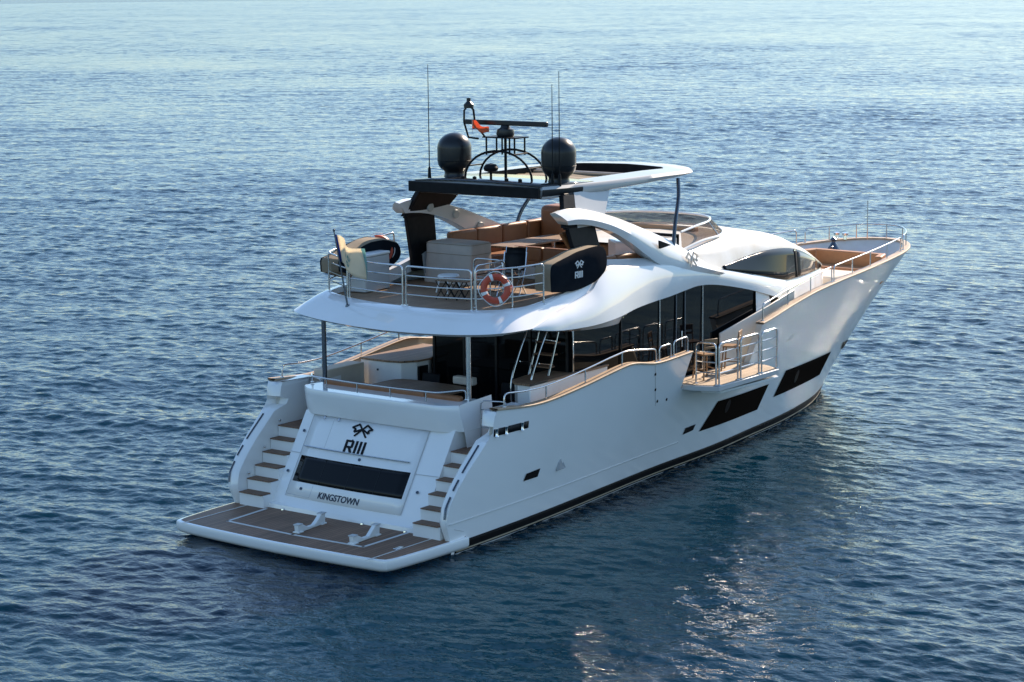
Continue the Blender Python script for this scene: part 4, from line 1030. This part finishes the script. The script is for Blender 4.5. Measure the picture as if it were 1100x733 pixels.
# ------------------------------------------------------------------ loose things
def director_chair(loc, rz, lab):
    t = thing('bar_chair', lab, 'chair', loc, rz, 'wooden chairs on the side balcony')
    def part(nm, m, f):
        b = MB(); f(b); return b.build(nm, m, t, local=True, bevel=.006)
    part('seat', WOODL, lambda b: b.box(-.2, .2, -.2, .2, .60, .64))
    for sx in (-1, 1):
        for sy in (-1, 1):
            part('leg', WOODL, lambda b: b.tube([(sx * .22, sy * .22, 0), (sx * .17, sy * .17, .6)], .022, 6))
    part('backrest', WOODL, lambda b: (b.tube([(-.17, -.18, .62), (-.22, -.18, 1.0)], .018, 6), b.tube([(-.17, .18, .62), (-.22, .18, 1.0)], .018, 6), b.obox((-.22, 0, .95), (.012, 0, 0), (0, .2, 0), (0, 0, .07)), b.obox((-.2, 0, .8), (.012, 0, 0), (0, .18, 0), (0, 0, .03))))
    part('footrest', WOODL, lambda b: (b.tube([(.2, -.2, .2), (.2, .2, .2)], .016, 6), b.tube([(-.2, -.2, .2), (-.2, .2, .2)], .016, 6), b.tube([(-.2, -.2, .25), (.2, -.2, .25)], .016, 6), b.tube([(-.2, .2, .25), (.2, .2, .25)], .016, 6)))
    return t
director_chair((12.3, -3.2, 2.346), math.radians(70), 'wooden high chair at the aft end of the side balcony')
director_chair((13.7, -3.1, 2.346), math.radians(110), 'wooden high chair at the forward end of the side balcony')

# cockpit table
t = thing('cockpit_table', 'long teak dining table in the shaded cockpit', 'table', (5.75, .55, 1.96))
b = MB(); b.prism([(x * .62, y * 1.15) for x, y in [(math.copysign(abs(math.cos(a)) ** .45, math.cos(a)), math.copysign(abs(math.sin(a)) ** .45, math.sin(a))) for a in np.linspace(0, 2 * math.pi, 40, endpoint=False)]], .76, .81); b.build('tabletop', TEAKT, t, local=True, bevel=.01)
for y in (-.6, .6): b = MB(); b.tube([(0, y, .0), (0, y, .76)], .06, 12); b.lathe([(.001, .02), (.22, .02), (.24, 0)], (0, y, 0), 16); b.build('leg', STEEL, t, local=True)
o = MB().box(6.35, 6.55, -.55, .05, 2.79, 2.98).build('headrest_cushion', CREAM, None, bevel=.04, seg=3); tag(o, 'pale cushion lying on the end of the cockpit table', 'cushion')
# dining chairs facing the saloon
for k, (y, lab) in enumerate(((-1.15, 'dark wicker chair by the ladder in the shaded cockpit'), (1.25, 'dark wicker chair beside the white bar cabinet'))):
    c = thing('cockpit_chair', lab, 'chair', (6.75, y, 1.96), math.pi, 'dark cockpit chairs')
    b = MB(); b.box(-.26, .26, -.26, .26, .38, .46); b.build('seat', BLACK, c, local=True, bevel=.03)
    b = MB(); b.obox((-.28, 0, .66), (.03, 0, .0), (0, .27, 0), (-.03, 0, .2)); b.build('backrest', BLACK, c, local=True, bevel=.03)
    for sx in (-1, 1):
        for sy in (-1, 1): b = MB(); b.tube([(sx * .22, sy * .22, 0), (sx * .22, sy * .22, .38)], .02, 6); b.build('leg', STEEL, c, local=True)

# flybridge dining table
t = thing('dining_table', 'long pale teak table between the brown flybridge settees', 'table', (10.9, 1.05, 4.86))
b = MB(); b.box(-1.35, 1.45, -.42, .48, .74, .79); b.build('tabletop', TEAKT, t, local=True, bevel=.012)
for x in (-.8, .9): b = MB(); b.tube([(x, 0, 0), (x, 0, .74)], .055, 12); b.build('leg', STEEL, t, local=True)

# covered grill box
t = thing('grill_cabinet', 'square cabinet under a beige canvas cover on the flybridge', 'cabinet', (8.55, 1.55, 4.85))
rows = []
for z, g in ((0.0, .04), (.3, .015), (.7, .0), (.93, .0), (.985, -.03), (1.0, -.09)):
    r = []
    for k in range(48):
        a = 2 * math.pi * k / 48; cx_ = math.copysign(abs(math.cos(a)) ** .16, math.cos(a)); sx_ = math.copysign(abs(math.sin(a)) ** .16, math.sin(a))
        w = g + .012 * math.sin(k * 2.1 + z * 3) * (1 - z) ; r.append((cx_ * (.42 + w), sx_ * (.72 + w), z))
    rows.append(r)
b = MB(); b.grid(rows, True); b.add(rows[-1], [tuple(range(48))]); b.build('canvas_cover', BEIGE, t, local=True, smooth=50)
b = MB()
for z in (.96, .72): b.tube([(x * 1.012, y * 1.012, z) for x, y in [(r_[0], r_[1]) for r_ in rows[3]]], .006, 5, True)
b.build('cover_seam', KHAKI, t, local=True)

# folding side table and lounge chairs on the aft flybridge
t = thing('folding_table', 'small low folding table with black crossed legs on the flybridge', 'table', (6.15, -.25, 4.85), .2)
b = MB(); b.box(-.24, .24, -.42, .42, .43, .46); b.build('tabletop', TEAKT, t, local=True, bevel=.008)
for s in (-1, 1):
    b = MB()
    for k in range(3):
        y0 = -.4 + k * .27; b.tube([(s * .2, y0, .0), (s * .2, y0 + .27, .43)], .012, 6); b.tube([(s * .2, y0 + .27, .0), (s * .2, y0, .43)], .012, 6)
    b.build('leg', BLACK, t, local=True)
def deck_chair(loc, rz, lab):
    t = thing('folding_armchair', lab, 'chair', loc, rz, 'folding chairs on the flybridge')
    b = MB(); b.grid([[(x, y, .43 - .03 * math.sin((x + .25) * 6)) for x in np.linspace(-.25, .25, 6)] for y in (-.25, .25)]); b.build('seat', BLACK, t, local=True, solid=.02)
    b = MB(); b.grid([[(-.27 - .1 * s_, y, .55 + .4 * s_) for s_ in np.linspace(0, 1, 5)] for y in (-.25, .25)]); b.build('backrest', BLACK, t, local=True, solid=.02)
    for s in (-1, 1):
        b = MB(); b.tube([(.28, s * .27, 0), (-.25, s * .27, .55), (-.38, s * .27, .97)], .014, 6); b.tube([(-.28, s * .27, 0), (.26, s * .27, .45), (.26, s * .27, .64)], .014, 6); b.build('side_frame', STEEL, t, local=True)
        b = MB(); b.obox((0, s * .28, .655), (.28, 0, 0), (0, .03, 0), (0, 0, .012)); b.build('armrest', WHITE, t, local=True, bevel=.006)
    return t
deck_chair((7.3, -1.0, 4.86), math.radians(200), 'black folding armchair nearest the white starboard arch')
deck_chair((8.1, -.35, 4.86), math.radians(190), 'black folding armchair in front of the brown settee')
t = thing('lounge_stool', 'low white stool with curved legs on shaded teak deck', 'stool', (6.9, .55, 4.85))
b = MB(); b.lathe([(.001, .36), (.24, .36), (.27, .39), (.24, .43), (.001, .44)], (0, 0, 0), 20); b.build('seat', WHITE, t, local=True)
for a in (.5, 2.1, 3.7, 5.2): b = MB(); b.tube([(.2 * math.cos(a), .2 * math.sin(a), .37), (.3 * math.cos(a), .3 * math.sin(a), 0)], .02, 6); b.build('leg', WHITE, t, local=True)
t = thing('storage_locker', 'white box with a lid behind the port flybridge railing', 'locker', (6.2, 2.45, 4.86), .1)
b = MB(); b.box(-.5, .5, -.28, .28, 0, .82); b.build('box', GREY, t, local=True, bevel=.02)
b = MB(); b.box(-.52, .52, -.30, .30, .825, .90); b.build('lid', WHITE, t, local=True, bevel=.03)

# covers wrapped round gear hung on the two sides of the flybridge
def side_cover(sg, lab):
    t = thing('gear_cover', lab, 'cover', (7.0, sg * 2.9, 5.2), 0, 'black gear covers hung outside the flybridge')
    sh = 0 if sg < 0 else -.85
    prof = [(x - 7.0 + sh, z - 5.2) for x, z in [(6.22, 5.20), (6.7, 5.15), (7.2, 5.14), (7.88, 5.24), (8.25, 5.40), (8.39, 5.56), (8.38, 5.86), (8.27, 6.0), (8.08, 6.06), (7.6, 6.05), (6.9, 5.95), (6.40, 5.84), (6.22, 5.74)]]
    if sg > 0: prof = [(x - (.30 if x < -1.2 else 0), (z * .55 + .18 if x < -1.2 else z) - (.12 if x > .2 and z > .6 else 0)) for x, z in prof]
    prof = [tuple(p) for p in crom(prof + [prof[0]], 60)[:-1]]
    n = len(prof)
    b = MB(); rows = []
    for y, k in ((.03, .985), (.055, 1.0), (.062, .97)): rows.append([(x * k, sg * y, .4 + (z - .4) * k) for x, z in prof])
    rows.append([(x * .5, sg * .075, .4 + (z - .4) * .5) for x, z in prof])
    b.grid(rows, True); b.add(rows[-1], [tuple(range(n))]); b.build('black_panel', COVER, t, local=True, smooth=50)
    b = MB(); rows = []
    for y, k in ((.028, .99), (-.15, .985), (-.33, .97), (-.40, .88)): rows.append([((x * k) - (.10 if y < -.2 and x < -.5 else 0), sg * y, .4 + (z - .4) * k + .008 * math.sin(x * 7)) for x, z in prof])
    b.grid(rows, True); b.build('trim_band', KHAKI, t, local=True, smooth=50)
    b = MB(); b.add(rows[-1], [tuple(range(n))]); b.build('inner_panel', COVER, t, local=True, smooth=0)
    if sg < 0:
        fb = t
        emblem(fb, lambda a, c, d: (a * 1.3 + 7.25, -2.982 - d, 5.73 + c), .22, WHITE)
        block_letters(t, lambda a, c, d: (7.22 + a * 1.3, -2.982 - d, 5.42 + c), WHITE, .15, 'lettering')
    return t
side_cover(-1, 'black fabric gear cover with khaki trim hung on the starboard rail, pale letters')
side_cover(1, 'black gear cover with khaki top behind the flag at the port rail')

def life_ring(loc, nrm, R, lab):
    t = thing('life_ring', lab, 'life ring', loc, 0, 'life rings on the flybridge rails')
    n = Vector(nrm).normalized(); u = Vector((0, 0, 1)); u = (u - n * u.dot(n)).normalized(); v = n.cross(u)
    for k in range(4):
        a0 = k * math.pi / 2 + .18 + .3; q = [(u * math.cos(a) + v * math.sin(a)) * R for a in np.linspace(a0, a0 + math.pi / 2 - .24, 10)]
        b = MB(); b.tube(q, .075, 10); b.build('ring_segment', RED, t, local=True)
        q = [(u * math.cos(a) + v * math.sin(a)) * R for a in np.linspace(a0 - .24, a0, 5)]
        b = MB(); b.tube(q, .079, 10); b.build('white_band', WHITE, t, local=True)
    b = MB(); b.tube([(u * math.cos(a) + v * math.sin(a)) * (R + .1 + .02 * math.cos(4 * a)) for a in np.linspace(0, 2 * math.pi, 40, endpoint=False)], .010, 5, True); b.build('grab_rope', WHITE, t, local=True)
    return t
life_ring((4.86, -2.42, 5.40), (-.75, -.65, .12), .265, 'orange life ring with white bands on the starboard aft rail')
life_ring((6.9, 2.72, 5.72), (-.5, -.8, .2), .30, 'red life ring behind the flag on the port rail')

# ensign
t = thing('ensign', 'blue gold and green ensign drooping from a staff at the stern rail', 'flag', (4.50, 1.55, 4.86))
b = MB(); b.tube([(-.06, .02, -.12), (-.16, .30, 1.62)], [.022, .016], 8); b.sphere((-.16, .30, 1.64), .035, 6); b.lathe([(.001, 0), (.06, 0), (.05, .05), (.02, .06)], (-.06, .02, -.13), 10); b.build('staff', ANOD, t, local=True)
P0 = np.array([-.16, .29, 1.55]); P1 = np.array([-.12, .19, .93])
cols = ['blue', 'gold', 'green']; segs = [(0, .07), (.07, .92), (.92, 1.0)]
def flagpt(s, v):
    a = P0 * (1 - v) + P1 * v
    # fly droops: drop grows with s
    d = np.array([.16 * math.sin(s * 7.5 + v * 1.6) * s ** .5, -.78 * s, -.46 * s + .10 * s * s + .03 * math.sin(s * 7)])
    d[2] += (.05 - .16 * v) * s * 0.8
    return a + d
for cname, (s0, s1) in zip(cols, segs):
    b = MB(); b.grid([[flagpt(s, v) for v in np.linspace(0, 1, 10)] for s in np.linspace(s0, s1, 12)]); b.build(cname + '_panel', FLAGM[cname], t, local=True, smooth=60, solid=.004)
for fm in FLAGM.values():
    t_ = fm.node_tree; tl = t_.nodes.new('ShaderNodeBsdfTranslucent'); pb = t_.nodes['Principled BSDF']; mxs = t_.nodes.new('ShaderNodeMixShader'); mxs.inputs[0].default_value = .55
    tl.inputs[0].default_value = [min(1, 1.25 * q) for q in pb.inputs['Base Color'].default_value[:3]] + [1]
    t_.links.new(pb.outputs[0], mxs.inputs[1]); t_.links.new(tl.outputs[0], mxs.inputs[2]); t_.links.new(mxs.outputs[0], t_.nodes['Material Output'].inputs[0])
b = MB()
for (sc_s, sc_v) in ((.42, .42), (.58, .42), (.50, .66)):
    for off in (-.006, .006):
        P = [flagpt(sc_s + ds, sc_v + dv) + np.array([off, 0, 0]) for ds, dv in ((-.06, 0), (0, -.13), (.06, 0), (0, .13))]
        b.add(P, [(0, 1, 2, 3)])
b.build('diamonds', FLAGM['green'], t, local=True, smooth=0)
# small pennant at the mast
t = thing('courtesy_pennant', 'small orange-red pennant fluttering beside the radar scanner', 'flag', (8.12, .74, 8.68))
b = MB(); b.grid([[(.02 * math.sin(s * 9), -s * .50, .16 - v * (.22 - .10 * s) - .18 * s + .03 * math.sin(s * 8)) for v in np.linspace(0, 1, 6)] for s in np.linspace(0, 1, 12)]); b.build('cloth', FLAGM['red'], t, local=True, solid=.004)
b = MB(); b.tube([(0, .0, -.16), (0, .0, .24)], .006, 5); b.build('halyard', WHITE, t, local=True)

# tender chocks on the swim platform
def chock(x0, y0, x1, y1, lab):
    t = thing('boat_chock', lab, 'chock', ((x0 + x1) / 2, (y0 + y1) / 2, .341), math.atan2(y1 - y0, x1 - x0), 'white boat chocks on the swim platform')
    L_ = math.hypot(x1 - x0, y1 - y0) / 2
    prof = [(-L_, 0), (L_, 0), (L_ + .02, .24), (L_ - .14, .24), (L_ - .28, .13), (.1, .06), (-.1, .06), (-L_ + .30, .10), (-L_ + .14, .18), (-L_ - .02, .17)]
    b = MB(); b.extr([(x, -.05, z) for x, z in prof], (0, .10, 0)); b.build('cradle', WHITE, t, local=True, bevel=.012)
    for x in (-L_ + .06, L_ - .07): b = MB(); b.box(x - .09, x + .09, -.085, .085, .0, .03); b.build('foot', WHITE, t, local=True, bevel=.006)
    for x, zp in ((-L_ + .06, .18), (L_ - .06, .245)): b = MB(); b.obox((x, 0, zp), (.085, 0, 0), (0, .075, 0), (0, 0, .012)); b.build('pad', GREY, t, local=True, bevel=.006)
chock(.85, .02, 1.85, .14, 'white boat chock nearest the middle of the teak swim platform')
chock(.80, -1.60, 1.75, -1.52, 'white boat chock nearest the starboard end of the swim platform')
